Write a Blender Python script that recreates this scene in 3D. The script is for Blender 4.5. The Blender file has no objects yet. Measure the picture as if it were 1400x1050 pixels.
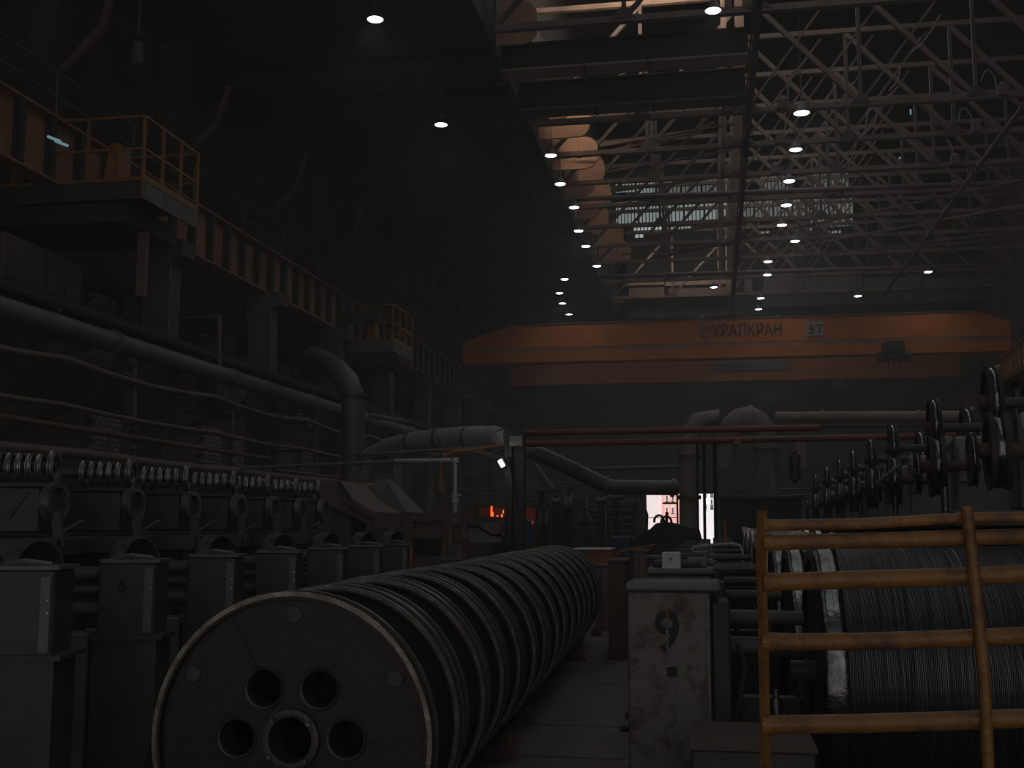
import bpy, bmesh, math, random
from mathutils import Vector, Matrix
R_ = math.radians
random.seed(7)
SC = bpy.context.scene
COL = SC.collection
# ------------------------------------------------------------------ camera
FPX, CAMZ = 1560.0, 1.7
th = math.atan(191 / FPX)
ps = math.atan(275 / FPX * math.cos(th))
Fv = Vector((-math.sin(ps) * math.cos(th), math.cos(ps) * math.cos(th), math.sin(th)))
Rv = Vector((math.cos(ps), math.sin(ps), 0))
Uv = Rv.cross(Fv)
CAM = Vector((0, 0, CAMZ))
cd = bpy.data.cameras.new('camera'); cam = bpy.data.objects.new('camera', cd); COL.objects.link(cam)
cd.sensor_width = 36; cd.lens = 36 * FPX / 1400; cd.clip_end = 400; cd.clip_start = .05
m = Matrix((Rv, Uv, -Fv)).transposed().to_4x4(); m.translation = CAM; cam.matrix_world = m
SC.camera = cam
# ------------------------------------------------------------------ world, light, exposure
SC.view_settings.view_transform = 'Standard'; SC.view_settings.look = 'None'
SC.view_settings.exposure = 0; SC.view_settings.gamma = 1; SC.view_settings.use_curve_mapping = False
w = bpy.data.worlds.new('world'); SC.world = w; w.use_nodes = True
w.node_tree.nodes['Background'].inputs[0].default_value = (.75, .88, 1, 1)
w.node_tree.nodes['Background'].inputs[1].default_value = .06
SC.cycles.max_bounces = 6; SC.cycles.diffuse_bounces = 4; SC.cycles.glossy_bounces = 3
SC.cycles.sample_clamp_indirect = 2.0; SC.cycles.volume_bounces = 0
def light(kind, name, loc, power, color=(1, 1, 1), rot=(0, 0, 0), size=1, size_y=None, **kw):
    d = bpy.data.lights.new(name, kind); d.energy = power; d.color = color
    if kind == 'AREA':
        d.shape = 'RECTANGLE'; d.size = size; d.size_y = size_y or size
    elif kind in ('POINT', 'SPOT'):
        d.shadow_soft_size = size
    for k, v in kw.items(): setattr(d, k, v)
    o = bpy.data.objects.new(name, d); o.location = loc; o.rotation_euler = rot; COL.objects.link(o)
    return o
light('SUN', 'sun', (0, 0, 40), 7.5, (1, .93, .88), (R_(33), 0, 0), angle=R_(2))
# lamps standing in for daylight through the roof over the bay
light('AREA', 'roof_daylight_near', (4, 9, 20.5), 260, (.97, .97, 1), (0, 0, 0), 9, 32)
light('AREA', 'roof_daylight_far', (2.5, 46, 21.8), 500, (1, .93, .87), (0, 0, 0), 6, 34)
light('AREA', 'aisle_fill', (-6, 8, 14.3), 60, (1, .96, .92), (0, R_(-12), 0), 4, 30)  # added lamp below the closed low ceiling, lifts the left side
light('AREA', 'rear_fill', (3, -10, 6), 170, (1, .98, .95), (R_(84), 0, R_(14)), 24, 9)  # unseen fill lamp added behind the camera for the foreground

HAZE = .005
light('AREA', 'board_fill', (1.5, 28.5, 16.7), 105, (1, .76, .58), (R_(98), 0, R_(32)), 3, 1, spread=R_(50))  # unseen warm lamp added to brighten the end boards
light('AREA', 'fascia_fill', (-1.5, 60.5, 16.6), 28, (1, .78, .6), (R_(80), 0, 0), 5, 1, spread=R_(90))  # lamp added to brighten the far fascia panels
# ------------------------------------------------------------------ helpers
def ray(px, py): return Fv + Rv * ((px - 700) / FPX) - Uv * ((py - 525) / FPX)
def PY(px, py, Y): r = ray(px, py); return CAM + r * (Y / r.y)
def PX(px, py, X): r = ray(px, py); return CAM + r * (X / r.x)
def PZ(px, py, Z): r = ray(px, py); return CAM + r * ((Z - CAMZ) / r.z)
MATS = {}
def mat(name, c1, c2=None, scale=6, rough=.6, metal=0, bump=.0, emit=None, estr=0, rvar=.15, alpha=None, spec=None, coord='Object', detail=6, lo=.35, hi=.65, bscale=None):
    M = bpy.data.materials.new(name); M.use_nodes = True; nt = M.node_tree; b = nt.nodes['Principled BSDF']
    MATS[name] = M
    b.inputs['Base Color'].default_value = (*c1, 1); b.inputs['Roughness'].default_value = rough; b.inputs['Metallic'].default_value = metal
    if spec is not None: b.inputs['Specular IOR Level'].default_value = spec
    if emit:
        b.inputs['Emission Color'].default_value = (*emit, 1); b.inputs['Emission Strength'].default_value = estr
    if c2:
        tc = nt.nodes.new('ShaderNodeTexCoord'); n = nt.nodes.new('ShaderNodeTexNoise'); n.inputs['Scale'].default_value = scale; n.inputs['Detail'].default_value = detail; n.inputs['Roughness'].default_value = .65
        nt.links.new(tc.outputs[coord], n.inputs['Vector'])
        r = nt.nodes.new('ShaderNodeValToRGB'); r.color_ramp.elements[0].position = lo; r.color_ramp.elements[1].position = hi
        r.color_ramp.elements[0].color = (*c1, 1); r.color_ramp.elements[1].color = (*c2, 1)
        nt.links.new(n.outputs['Fac'], r.inputs['Fac']); nt.links.new(r.outputs['Color'], b.inputs['Base Color'])
        mr = nt.nodes.new('ShaderNodeMapRange'); mr.inputs['To Min'].default_value = max(.02, rough - rvar); mr.inputs['To Max'].default_value = min(1, rough + rvar)
        nt.links.new(n.outputs['Fac'], mr.inputs['Value']); nt.links.new(mr.outputs[0], b.inputs['Roughness'])
        if bump:
            n2 = nt.nodes.new('ShaderNodeTexNoise'); n2.inputs['Scale'].default_value = bscale or scale * 5; n2.inputs['Detail'].default_value = 4
            nt.links.new(tc.outputs[coord], n2.inputs['Vector'])
            bp = nt.nodes.new('ShaderNodeBump'); bp.inputs['Strength'].default_value = bump; bp.inputs['Distance'].default_value = .01
            nt.links.new(n2.outputs['Fac'], bp.inputs['Height']); nt.links.new(bp.outputs[0], b.inputs['Normal'])
    return M
mat('dark_steel', (.05, .052, .05), (.085, .08, .074), 5, .5, .1, .3)
mat('black_iron', (.036, .036, .034), (.055, .052, .047), 8, .55, .1, .3)
mat('grey_green', (.24, .255, .22), (.31, .315, .28), 3, .5, 0, .25)
mat('grey_blue', (.048, .049, .049), (.075, .075, .072), 3, .45, 0, .2)
mat('reel_paint', (.028, .029, .023), (.045, .04, .032), 3.5, .55, .2, .5)
mat('lip_glint', (.34, .325, .29), (.15, .12, .09), 9, .38, .6, .4)
mat('plug_paint', (.10, .09, .075), (.07, .06, .05), 20, .7)
mat('concrete', (.10, .094, .086), (.15, .138, .125), 1.2, .85, 0, .4)
mat('floor_conc', (.09, .075, .065), (.16, .135, .12), .9, .7, 0, .5, bscale=14)
mat('floor_slab', (.10, .082, .072), (.17, .145, .13), 2.2, .6, 0, .5, bscale=18)
mat('wall_brown', (.09, .07, .057), (.16, .125, .105), .7, .85, 0, .3)
mat('brick', (.26, .21, .18), (.42, .37, .33), 3, .85, 0, .4)
mat('wall_grey', (.07, .075, .068), (.10, .10, .092), .5, .85, 0, .1)
mat('roof_dark', (.035, .037, .04), (.055, .055, .055), .6, .8, 0, .1)
mat('roof_high', (.03, .032, .034), (.05, .05, .05), .4, .8, 0, .1)
mat('girder_red', (.30, .13, .08), (.44, .24, .15), .8, .6, 0, .2)
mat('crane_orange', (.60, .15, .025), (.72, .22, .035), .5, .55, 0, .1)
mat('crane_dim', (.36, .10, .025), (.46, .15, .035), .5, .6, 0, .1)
mat('yellow', (.40, .19, .05), (.22, .09, .04), 9, .45, 0, .5, lo=.4, hi=.72)
mat('guard_yellow', (.29, .135, .035), (.10, .05, .03), 7, .38, .0, .6, lo=.45, hi=.68, bscale=60)
mat('truss', (.20, .15, .12), (.30, .22, .18), 1.5, .6, .1, .2)
mat('truss_dark', (.09, .08, .075), (.14, .12, .11), 1.5, .6, .1, .2)
mat('rust', (.13, .08, .058), (.20, .12, .085), 3, .7, .1, .4)
mat('red_pipe', (.26, .075, .045), (.18, .07, .05), 2, .5, 0, .2)
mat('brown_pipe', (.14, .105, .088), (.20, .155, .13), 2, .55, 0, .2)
mat('grey_pipe', (.20, .21, .20), (.13, .13, .125), 1.8, .5, .1, .3)
mat('duct', (.12, .122, .125), (.19, .18, .175), 1.5, .5, .3, .3)
mat('duct_brown', (.24, .205, .185), (.36, .32, .29), 1.5, .6, .1, .4)
mat('foil', (.62, .62, .63), (.36, .36, .37), 12, .45, .25, 1.0, bscale=30)
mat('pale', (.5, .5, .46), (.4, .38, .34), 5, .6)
mat('panel_tan', (.72, .44, .30), (.52, .31, .21), 1.2, .7, 0, .1)
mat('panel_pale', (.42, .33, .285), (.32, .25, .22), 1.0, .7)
mat('panel_grey', (.20, .20, .21), (.15, .15, .16), .8, .7)
mat('drum_steel', (.50, .51, .5), (.2, .2, .195), 12, .33, .85, .4)
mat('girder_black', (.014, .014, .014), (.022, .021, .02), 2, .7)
mat('wheel_iron', (.07, .068, .062), (.11, .10, .09), 8, .45, .4, .3)
mat('chrome', (.30, .315, .315), (.07, .07, .07), 9, .22, 1, .45, rvar=.1, bscale=20)
mat('worn_chrome', (.20, .195, .185), (.06, .055, .05), 10, .3, .8, .9, rvar=.15, bscale=24)
mat('wire', (.21, .215, .22), (.05, .052, .055), 1.0, .35, .8, .0)
mat('block_paint', (.17, .155, .135), (.075, .05, .04), 7, .55, 0, .5, lo=.48, hi=.62, bscale=40)
mat('stencil', (.012, .013, .015), None, rough=.6)
mat('letter', (.03, .03, .028), None, rough=.7)
mat('lit_white', (.88, .88, .84), (.8, .8, .76), 5, .6)
mat('white_box', (.82, .83, .80), (.66, .67, .65), 20, .5)
mat('orange_box', (.5, .2, .07), (.38, .15, .06), 3, .6)
mat('pinkish', (.34, .24, .2), (.2, .13, .11), 5, .7)
mat('blue', (.06, .11, .17), (.04, .07, .11), 4, .6)
mat('cable', (.10, .095, .09), None, rough=.6)
mat('pale_cable', (.3, .28, .25), None, rough=.6)
mat('lamp_lens', (.9, .9, .9), emit=(.93, .97, 1), estr=9)
mat('work_lens', (.9, .9, .9), emit=(.75, .97, 1), estr=2)
mat('flame', (.9, .3, .05), emit=(1, .17, .04), estr=1.1)
mat('ember', (.08, .02, .015), emit=(1, .09, .03), estr=.018)
mat('tube_lit', (.6, .7, .7), emit=(.5, .85, 1), estr=.22)
mat('facade', (.84, .81, .82), (.80, .75, .76), 2, .8)
mat('facade_white', (.85, .90, .93), None, rough=.8)
mat('facade_brick', (.9, .56, .53), (.8, .44, .42), 3, .8)
mat('snow', (.85, .87, .9), None, rough=.8)
def pane_mat(name, col, s):
    M = mat(name, (.5, .55, .55), emit=col, estr=s); return M
pane_mat('lit_pane', (.66, .80, .78), .27); pane_mat('lit_pane_dim', (.74, .78, .72), .115); pane_mat('lit_pane_low', (.7, .85, .85), .45)

nt = MATS['wire'].node_tree; mp = nt.nodes.new('ShaderNodeMapping'); mp.inputs['Scale'].default_value = (95, .8, .8)
tc_ = [n for n in nt.nodes if n.type == 'TEX_COORD'][0]; nz_ = [n for n in nt.nodes if n.type == 'TEX_NOISE'][0]
nt.links.new(tc_.outputs['Object'], mp.inputs['Vector']); nt.links.new(mp.outputs[0], nz_.inputs['Vector'])
class MB:
    def __init__(s): s.v = []; s.f = []
    def add(s, vs, fs):
        n = len(s.v); s.v += [tuple(v) for v in vs]; s.f += [tuple(i + n for i in f) for f in fs]; return s
    def box(s, a, b):
        x0, x1 = sorted((a[0], b[0])); y0, y1 = sorted((a[1], b[1])); z0, z1 = sorted((a[2], b[2]))
        return s.add([(x0, y0, z0), (x1, y0, z0), (x1, y1, z0), (x0, y1, z0), (x0, y0, z1), (x1, y0, z1), (x1, y1, z1), (x0, y1, z1)],
                     [(3, 2, 1, 0), (4, 5, 6, 7), (0, 1, 5, 4), (1, 2, 6, 5), (2, 3, 7, 6), (3, 0, 4, 7)])
    def cb(s, c, d): return s.box([c[i] - d[i] / 2 for i in range(3)], [c[i] + d[i] / 2 for i in range(3)])
    def beam(s, p, q, w, h=None, up=(0, 0, 1)):
        h = h or w; p = Vector(p); q = Vector(q); d = (q - p).normalized(); up = Vector(up)
        if abs(d.dot(up)) > .99: up = Vector((0, 1, 0))
        a = d.cross(up).normalized() * (w / 2); b = a.cross(d).normalized() * (h / 2)
        return s.add([p - a - b, p + a - b, p + a + b, p - a + b, q - a - b, q + a - b, q + a + b, q - a + b],
                     [(0, 1, 2, 3), (7, 6, 5, 4), (1, 0, 4, 5), (2, 1, 5, 6), (3, 2, 6, 7), (0, 3, 7, 4)])
    def tube(s, pts, r, n=10, cap=True):
        pts = [Vector(p) for p in pts]; rs = r if isinstance(r, (list, tuple)) else [r] * len(pts)
        base = len(s.v); up = None
        for i, p in enumerate(pts):
            if i == 0: d = pts[1] - p
            elif i == len(pts) - 1: d = p - pts[i - 1]
            else: d = (pts[i + 1] - p).normalized() + (p - pts[i - 1]).normalized()
            d = d.normalized() if d.length > 1e-9 else Vector((0, 0, 1))
            if up is None: up = Vector((0, 0, 1)) if abs(d.z) < .9 else Vector((1, 0, 0))
            a = d.cross(up)
            if a.length < 1e-4: a = d.cross(Vector((0, 1, 0)))
            a.normalize(); b = a.cross(d).normalized(); up = b
            for k in range(n):
                t = 2 * math.pi * k / n; s.v.append(tuple(p + (a * math.cos(t) + b * math.sin(t)) * rs[i]))
        for i in range(len(pts) - 1):
            for k in range(n):
                k2 = (k + 1) % n; o = base + i * n
                s.f.append((o + k, o + k2, o + n + k2, o + n + k))
        if cap:
            s.f.append(tuple(base + k for k in reversed(range(n)))); o = base + (len(pts) - 1) * n
            s.f.append(tuple(o + k for k in range(n)))
        return s
    def lathe(s, prof, o, axis, n=32, closed=False):
        """prof: list of (distance along axis, radius)"""
        o = Vector(o); ax = Vector(axis).normalized(); u = Vector((0, 0, 1)) if abs(ax.z) < .9 else Vector((1, 0, 0))
        a = ax.cross(u).normalized(); b = ax.cross(a).normalized(); base = len(s.v)
        for (t, r) in prof:
            for k in range(n):
                q = 2 * math.pi * k / n; s.v.append(tuple(o + ax * t + (a * math.cos(q) + b * math.sin(q)) * max(r, 1e-4)))
        N = len(prof)
        for i in range(N if closed else N - 1):
            i2 = (i + 1) % N
            for k in range(n):
                k2 = (k + 1) % n
                s.f.append((base + i * n + k, base + i2 * n + k, base + i2 * n + k2, base + i * n + k2))
        return s
    def prism(s, pts, d):
        n = len(pts); d = Vector(d); pts = [Vector(p) for p in pts]
        return s.add(pts + [p + d for p in pts], [tuple(range(n)), tuple(reversed(range(n, 2 * n)))] + [((i + 1) % n, i, n + i, n + (i + 1) % n) for i in range(n)])
    def build(s, name, material, parent=None, bevel=0, smooth=False, recalc=True):
        me = bpy.data.meshes.new(name); off = Vector((0, 0, 0))
        if parent is not None:
            p = parent
            while p is not None: off = off + p.location; p = p.parent
        me.from_pydata([tuple(Vector(v) - off) for v in s.v], [], s.f); me.update()
        if recalc:
            bm = bmesh.new(); bm.from_mesh(me); bmesh.ops.recalc_face_normals(bm, faces=bm.faces)
            if bevel:
                bmesh.ops.bevel(bm, geom=[e for e in bm.edges if len(e.link_faces) == 2 and e.calc_face_angle(0) > .6], offset=bevel, segments=1, affect='EDGES', clamp_overlap=True)
            bm.to_mesh(me); bm.free()
        if smooth:
            for p in me.polygons: p.use_smooth = True
            try: me.set_sharp_from_angle(angle=R_(38))
            except Exception: pass
        me.materials.append(MATS[material])
        o = bpy.data.objects.new(name, me); COL.objects.link(o)
        if parent is not None: o.parent = parent
        return o
def tag(o, label=None, cat=None, group=None, kind=None):
    if label: o['label'] = label
    if cat: o['category'] = cat
    if group: o['group'] = group
    if kind: o['kind'] = kind
    return o
def thing(name, loc, label, cat, group=None):
    o = bpy.data.objects.new(name, None); o.empty_display_size = .1; o.location = loc; COL.objects.link(o)
    return tag(o, label, cat, group)
def turn(o, deg):
    o.rotation_euler = (0, 0, R_(deg)); return o
def struct(o): o['kind'] = 'structure'; return o
KIDS = {}
def children(o): return [c for c in COL.objects if c.parent is o]
def copy_tree(o, loc=None, label=None, parent=None, kids=None):
    if kids is None:
        kids = {}
        for c in COL.objects:
            if c.parent: kids.setdefault(c.parent.name, []).append(c)
    c = o.copy(); COL.objects.link(c)
    if parent is not None: c.parent = parent
    if loc is not None: c.location = loc
    if label: c['label'] = label
    for ch in kids.get(o.name, []): copy_tree(ch, parent=c, kids=kids)
    return c
def plate(name, outer, holes, thick, o, axis, material, parent, n=64):
    """round plate with round holes, normal along Y"""
    cu = bpy.data.curves.new('c', 'CURVE'); cu.dimensions = '2D'; cu.fill_mode = 'BOTH'; cu.extrude = thick / 2
    for (cx, cz, r, k) in [(0, 0, outer, n)] + [(h[0], h[1], h[2], 28) for h in holes]:
        sp = cu.splines.new('POLY'); sp.points.add(k - 1); sp.use_cyclic_u = True
        for i in range(k):
            t = 2 * math.pi * i / k; sp.points[i].co = (cx + r * math.cos(t), cz + r * math.sin(t), 0, 1)
    tmp = bpy.data.objects.new('c', cu); COL.objects.link(tmp)
    me = bpy.data.meshes.new_from_object(tmp.evaluated_get(bpy.context.evaluated_depsgraph_get()))
    bpy.data.objects.remove(tmp); bpy.data.curves.remove(cu)
    me.transform(Matrix.Rotation(R_(90), 4, 'X')); me.name = name
    off = Vector(o); p = parent
    while p is not None: off = off - p.location; p = p.parent
    me.transform(Matrix.Translation(off)); me.materials.clear(); me.materials.append(MATS[material])
    ob = bpy.data.objects.new(name, me); COL.objects.link(ob); ob.parent = parent
    return ob
def text_mesh(name, body, size, o, material, parent, depth=.01, sx=1.0):
    """text standing in the XZ plane facing -Y, left bottom corner at o"""
    cu = bpy.data.curves.new('t', 'FONT'); cu.body = body; cu.size = size; cu.extrude = depth; cu.offset = size * .012
    tmp = bpy.data.objects.new('t', cu); COL.objects.link(tmp)
    me = bpy.data.meshes.new_from_object(tmp.evaluated_get(bpy.context.evaluated_depsgraph_get()))
    bpy.data.objects.remove(tmp); bpy.data.curves.remove(cu)
    xs = [v.co.x for v in me.vertices]; ys = [v.co.y for v in me.vertices]
    for v in me.vertices: v.co.x = (v.co.x - min(xs)) * sx; v.co.y -= min(ys)
    me.transform(Matrix.Rotation(R_(90), 4, 'X')); me.name = name
    off = Vector(o); p = parent
    while p is not None: off = off - p.location; p = p.parent
    me.transform(Matrix.Translation(off)); me.materials.clear(); me.materials.append(MATS[material])
    ob = bpy.data.objects.new(name, me); COL.objects.link(ob); ob.parent = parent
    return ob
ORD = ['nearest', 'second', 'third', 'fourth', 'fifth', 'sixth', 'seventh', 'eighth', 'ninth', 'tenth', 'eleventh', 'twelfth', 'thirteenth', 'fourteenth', 'fifteenth', 'sixteenth', 'seventeenth', 'eighteenth']
def arc(c, r, a0, a1, n, u, v):
    c = Vector(c); u = Vector(u); v = Vector(v)
    return [c + u * (r * math.cos(R_(a0 + (a1 - a0) * i / n))) + v * (r * math.sin(R_(a0 + (a1 - a0) * i / n))) for i in range(n + 1)]

# ================================================================== STRUCTURE
XL, XR, YF = -14.6, 15.6, 75.0
fl = struct(MB().box((XL - 1, -14, -.3), (XR + 1, 110, 0)).build('floor', 'floor_conc'))
k = 0
for j in range(16):                                     # slabs of the aisle between the reels and the pillars
    y0 = 3.4 + j * 1.28
    b = MB().box((-2.2, y0, -.02), (-.62, y0 + 1.262, .012 + .004 * (j % 3))); b.build('slab', 'floor_slab', fl, bevel=.004)
wl = struct(MB().box((XL - .4, -14, 0), (XL, YF, 24)).build('wall_left', 'wall_brown'))
wr = struct(MB().box((XR, -14, 0), (XR + .4, YF, 24)).build('wall_right', 'wall_brown'))
# far wall with the gate opening
gx0, gx1, gz = PY(883, 700, YF).x, PY(980, 700, YF).x, PY(900, 675, YF).z
wf = MB(); wf.box((XL, YF, 0), (gx0, YF + .4, 24)); wf.box((gx1, YF, 0), (XR, YF + .4, 24)); wf.box((gx0, YF, gz), (gx1, YF + .4, 24))
wf = struct(wf.build('wall_far', 'wall_grey'))
d1 = struct(thing('door_1', (gx0, YF, 0), None, None)); 
f = MB(); f.box((gx0 - .15, YF - .1, 0), (gx0, YF + .5, gz + .15)); f.box((gx1, YF - .1, 0), (gx1 + .15, YF + .5, gz + .15)); f.box((gx0, YF - .1, gz), (gx1, YF + .5, gz + .15))
f.build('door_frame', 'dark_steel', d1)
zt = PY(900, 688, YF).z; mx = PY(906, 700, YF).x; mx2 = PY(926, 700, YF).x
f = MB(); f.box((mx, YF, zt - .06), (mx2, YF + .12, zt + .06)); f.box((mx2 - .05, YF, 0), (mx2 + .07, YF + .12, gz)); f.box((gx0, YF, PY(900, 708, YF).z), (mx2, YF + .06, PY(900, 708, YF).z + .04)); f.build('door_bar', 'dark_steel', d1)
cl = struct(MB().box((XL - .4, -14, 14.75), (-5.46, YF + .4, 15.0)).build('ceiling', 'roof_dark'))
ch = struct(MB().box((-5.6, -14, 22.6), (XR + .4, YF + .4, 22.9)).build('ceiling_high', 'roof_high'))
# purlins under the low ceiling
for j in range(12):
    y = 14 + j * 5.2; MB().box((XL, y, 14.55), (-4.9, y + .12, 14.75)).build('purlin', 'truss_dark', cl)
# lit brown end boards beside the left truss ends
ls = struct(MB().box((-5.6, -14, 14.2), (-5.45, YF, 22.6)).build('wall_lantern', 'roof_dark'))
for y in (28.6, 32.9, 34.9, 36.2, 38.3, 39.6, 41.6, 43, 45, 46.4, 48.4, 51.5, 55):
    x0, x1 = -5.44, -5.44 + 1.75 * (.8 + .2 * math.sin(y * 7)); z0, z1 = 14.36, 15.55
    r = .45; pts = [(x0, y, z0), (x1 - r, y, z0)] + [tuple(p) for p in arc((x1 - r, y, z0 + r), r, -90, 0, 5, (1, 0, 0), (0, 0, 1))][1:] + [(x1, y, z1 - r)] + [tuple(p) for p in arc((x1 - r, y, z1 - r), r, 0, 90, 5, (1, 0, 0), (0, 0, 1))][1:] + [(x0, y, z1)]
    MB().prism(pts, (0, .08, 0)).build('board', 'panel_tan', ls)
# far gable of the lantern: corrugated translucent sheets
YG = 68.0
gw = struct(thing('window_1', (0, YG, 17), None, None))
def gable(px0, px1, py0, py1, m_):
    a = PY(px0, py1, YG); b = PY(px1, py0, YG); x0, x1, z0, z1 = a.x, b.x, a.z, b.z
    n = max(2, int((x1 - x0) / .2)); s = MB(); st = (x1 - x0) / n; vs = []; fs = []
    for i in range(n * 2 + 1):
        x = x0 + st * i / 2; yy = YG + (.05 if i % 2 else 0); vs += [(x, yy, z0), (x, yy, z1)]
    for i in range(n * 2): fs.append((2 * i, 2 * i + 2, 2 * i + 3, 2 * i + 1))
    s.add(vs, fs); o = s.build('pane', m_, gw, recalc=False)
    r = MB()
    for i in range(n + 1): r.box((x0 + st * i - .028, YG - .06, z0), (x0 + st * i + .028, YG - .01, z1))
    r.build('rib', 'truss_dark', o)
for (a, b) in ((832, 868), (870, 902), (904, 930), (932, 958), (960, 990)):
    gable(a, b, 230, 264, 'lit_pane' if a < 900 else 'lit_pane_dim'); gable(a + 4, b + 4, 275, 306, 'lit_pane' if a < 990 else 'lit_pane_dim')
for (a, b, c, d) in ((845, 895, 267, 271), (905, 975, 267, 271), (866, 905, 309, 316), (868, 880, 320, 325), (912, 945, 309, 318), (1036, 1052, 316, 320), (1078, 1090, 309, 313), (1100, 1115, 311, 316), (1130, 1150, 315, 319)):
    gable(a, b, c, d, 'lit_pane_low' if a < 900 else 'lit_pane')
for (a, b) in ((1006, 1030), (1032, 1056), (1058, 1082), (1084, 1106), (1108, 1132), (1134, 1166)):
    gable(a, b, 271, 297, 'lit_pane_dim')
    if a > 1090: gable(a, b, 298, 310, 'lit_pane_dim')
for (a, b) in ((1040, 1078), (1112, 1160), (985, 1002)): gable(a, b, 236, 262, 'lit_pane_dim')
g = MB(); a = PY(760, 350, YG + .3); b = PY(1400, 120, YG + .3); g.box((-4.88, YG + .3, 14), (XR, YG + .6, 22.6))
struct(g.build('wall_gable', 'roof_dark'))

# outside the gate
o = struct(MB().box((-30, YF + .4, -.3), (20, 130, -.02)).build('ground', 'snow'))
ob = thing('apartment_building', (-8, 96, 0), 'pale pink and white building outside, seen through the bright open gate', 'building')
def F(px, py): return PY(px, py, 96)
MB().box((F(860, 700).x, 96, 0), (F(905, 700).x, 104, 14)).build('wall', 'facade', ob)
MB().box((F(905, 700).x, 95.6, 0), (F(930, 700).x, 104, 14)).build('brick_wall', 'facade_brick', ob)
MB().box((F(930, 700).x, 95.8, 0), (F(1010, 700).x, 104, 14)).build('pale_wall', 'facade_white', ob)
for (px, pz) in ((910, 681), (918, 681), (910, 697), (918, 697), (962, 670), (971, 670), (962, 686), (971, 686)):
    a = F(px, pz + 4); b = F(px + 4, pz - 4)
    fr = MB().box((a.x, 95.52, a.z), (b.x, 95.62, b.z)).build('window', 'facade_white', ob)
    MB().box((a.x + .05, 95.5, a.z + .05), (b.x - .05, 95.53, b.z - .05)).build('pane', 'duct', fr)

# ================================================================== LEFT: columns, runway girder, walkway
XG = -12.3
for i in range(8):
    y = 23.9 + 6 * i
    c = thing('concrete_column', (XG, y, 0), f'{ORD[i]} concrete column carrying the rusty runway girder along the left wall', 'column', 'concrete columns under the left runway girder')
    MB().box((XG - .35, y - .3, 0), (XG + .3, y + .3, 7.75)).build('shaft', 'concrete', c, bevel=.03)
    MB().box((XG + .3, y - .31, 0), (XG + .33, y - .25, 7.6)).build('steel_edge', 'grey_pipe', c)
    MB().prism([(XG - .4, y - .32, 7.3), (XG + .6, y - .32, 7.75), (XG + .6, y - .32, 8.1), (XG - .4, y - .32, 8.1)], (0, .64, 0)).build('bracket', 'concrete', c)
    MB().beam((XG + .25, y, 4.2), (XL + .1, y, 6.8), .12).build('brace', 'truss_dark', c)
g = thing('runway_girder', (XG, 30, 8.1), 'long rust-red ribbed crane runway girder along the left wall', 'girder')
MB().box((XG - .012, 6, 8.15), (XG + .012, 73, 9.35)).build('web', 'girder_red', g)
MB().box((XG - .2, 6, 9.35), (XG + .2, 73, 9.39)).build('top_flange', 'girder_red', g)
MB().box((XG - .2, 6, 8.1), (XG + .2, 73, 8.15)).build('bottom_flange', 'girder_red', g)
MB().box((XG - .04, 6, 9.39), (XG + .04, 73, 9.5)).build('crane_rail', 'duct', g)
st0 = None
for i in range(66):
    y = 7 + i
    st = MB().box((XG + .012, y, 8.15), (XG + .17, y + .16, 9.35))
    if st0 is None: st0 = st.build('stiffener', 'black_iron', g); st0_y = y  # ribs darker than the web, their shaded faces put into the colour
    else:
        c = st0.copy(); COL.objects.link(c); c.location = (0, y - st0_y, 0)
h = thing('walkway_railing', (XG - .5, 30, 9.4), 'thin grey handrail running along the top of the left runway girder', 'railing')
for z in (9.95, 10.45): MB().tube([(XG - .1, 6, z), (XG - .1, 73, z)], .022, 6).build('rail', 'grey_pipe', h)
p0 = None
for i in range(23):
    y = 7.5 + 3 * i
    if p0 is None: p0 = MB().tube([(XG - .1, y, 9.4), (XG - .1, y, 10.45)], .02, 6).build('post', 'grey_pipe', h)
    else: c = p0.copy(); COL.objects.link(c); c.location = (0, 3 * i, 0)
# upper wall columns + brackets above the girder
for i in range(7):
    y = 22 + 6 * i
    c = thing('upper_column', (XL + .4, y, 9.4), f'{ORD[i]} dark steel column above the left runway girder', 'column', 'dark upper columns along the left wall')
    MB().box((XL, y - .25, 8.5), (XL + .7, y + .25, 14.75)).build('shaft', 'wall_brown', c)
    MB().beam((XL + .7, y, 11.6), (XL + 1.6, y, 12.5), .12).build('brace', 'truss', c)
    MB().beam((XL + 1.6, y, 12.5), (XL + 1.9, y, 13.5), .12).build('knee', 'truss', c)
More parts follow.
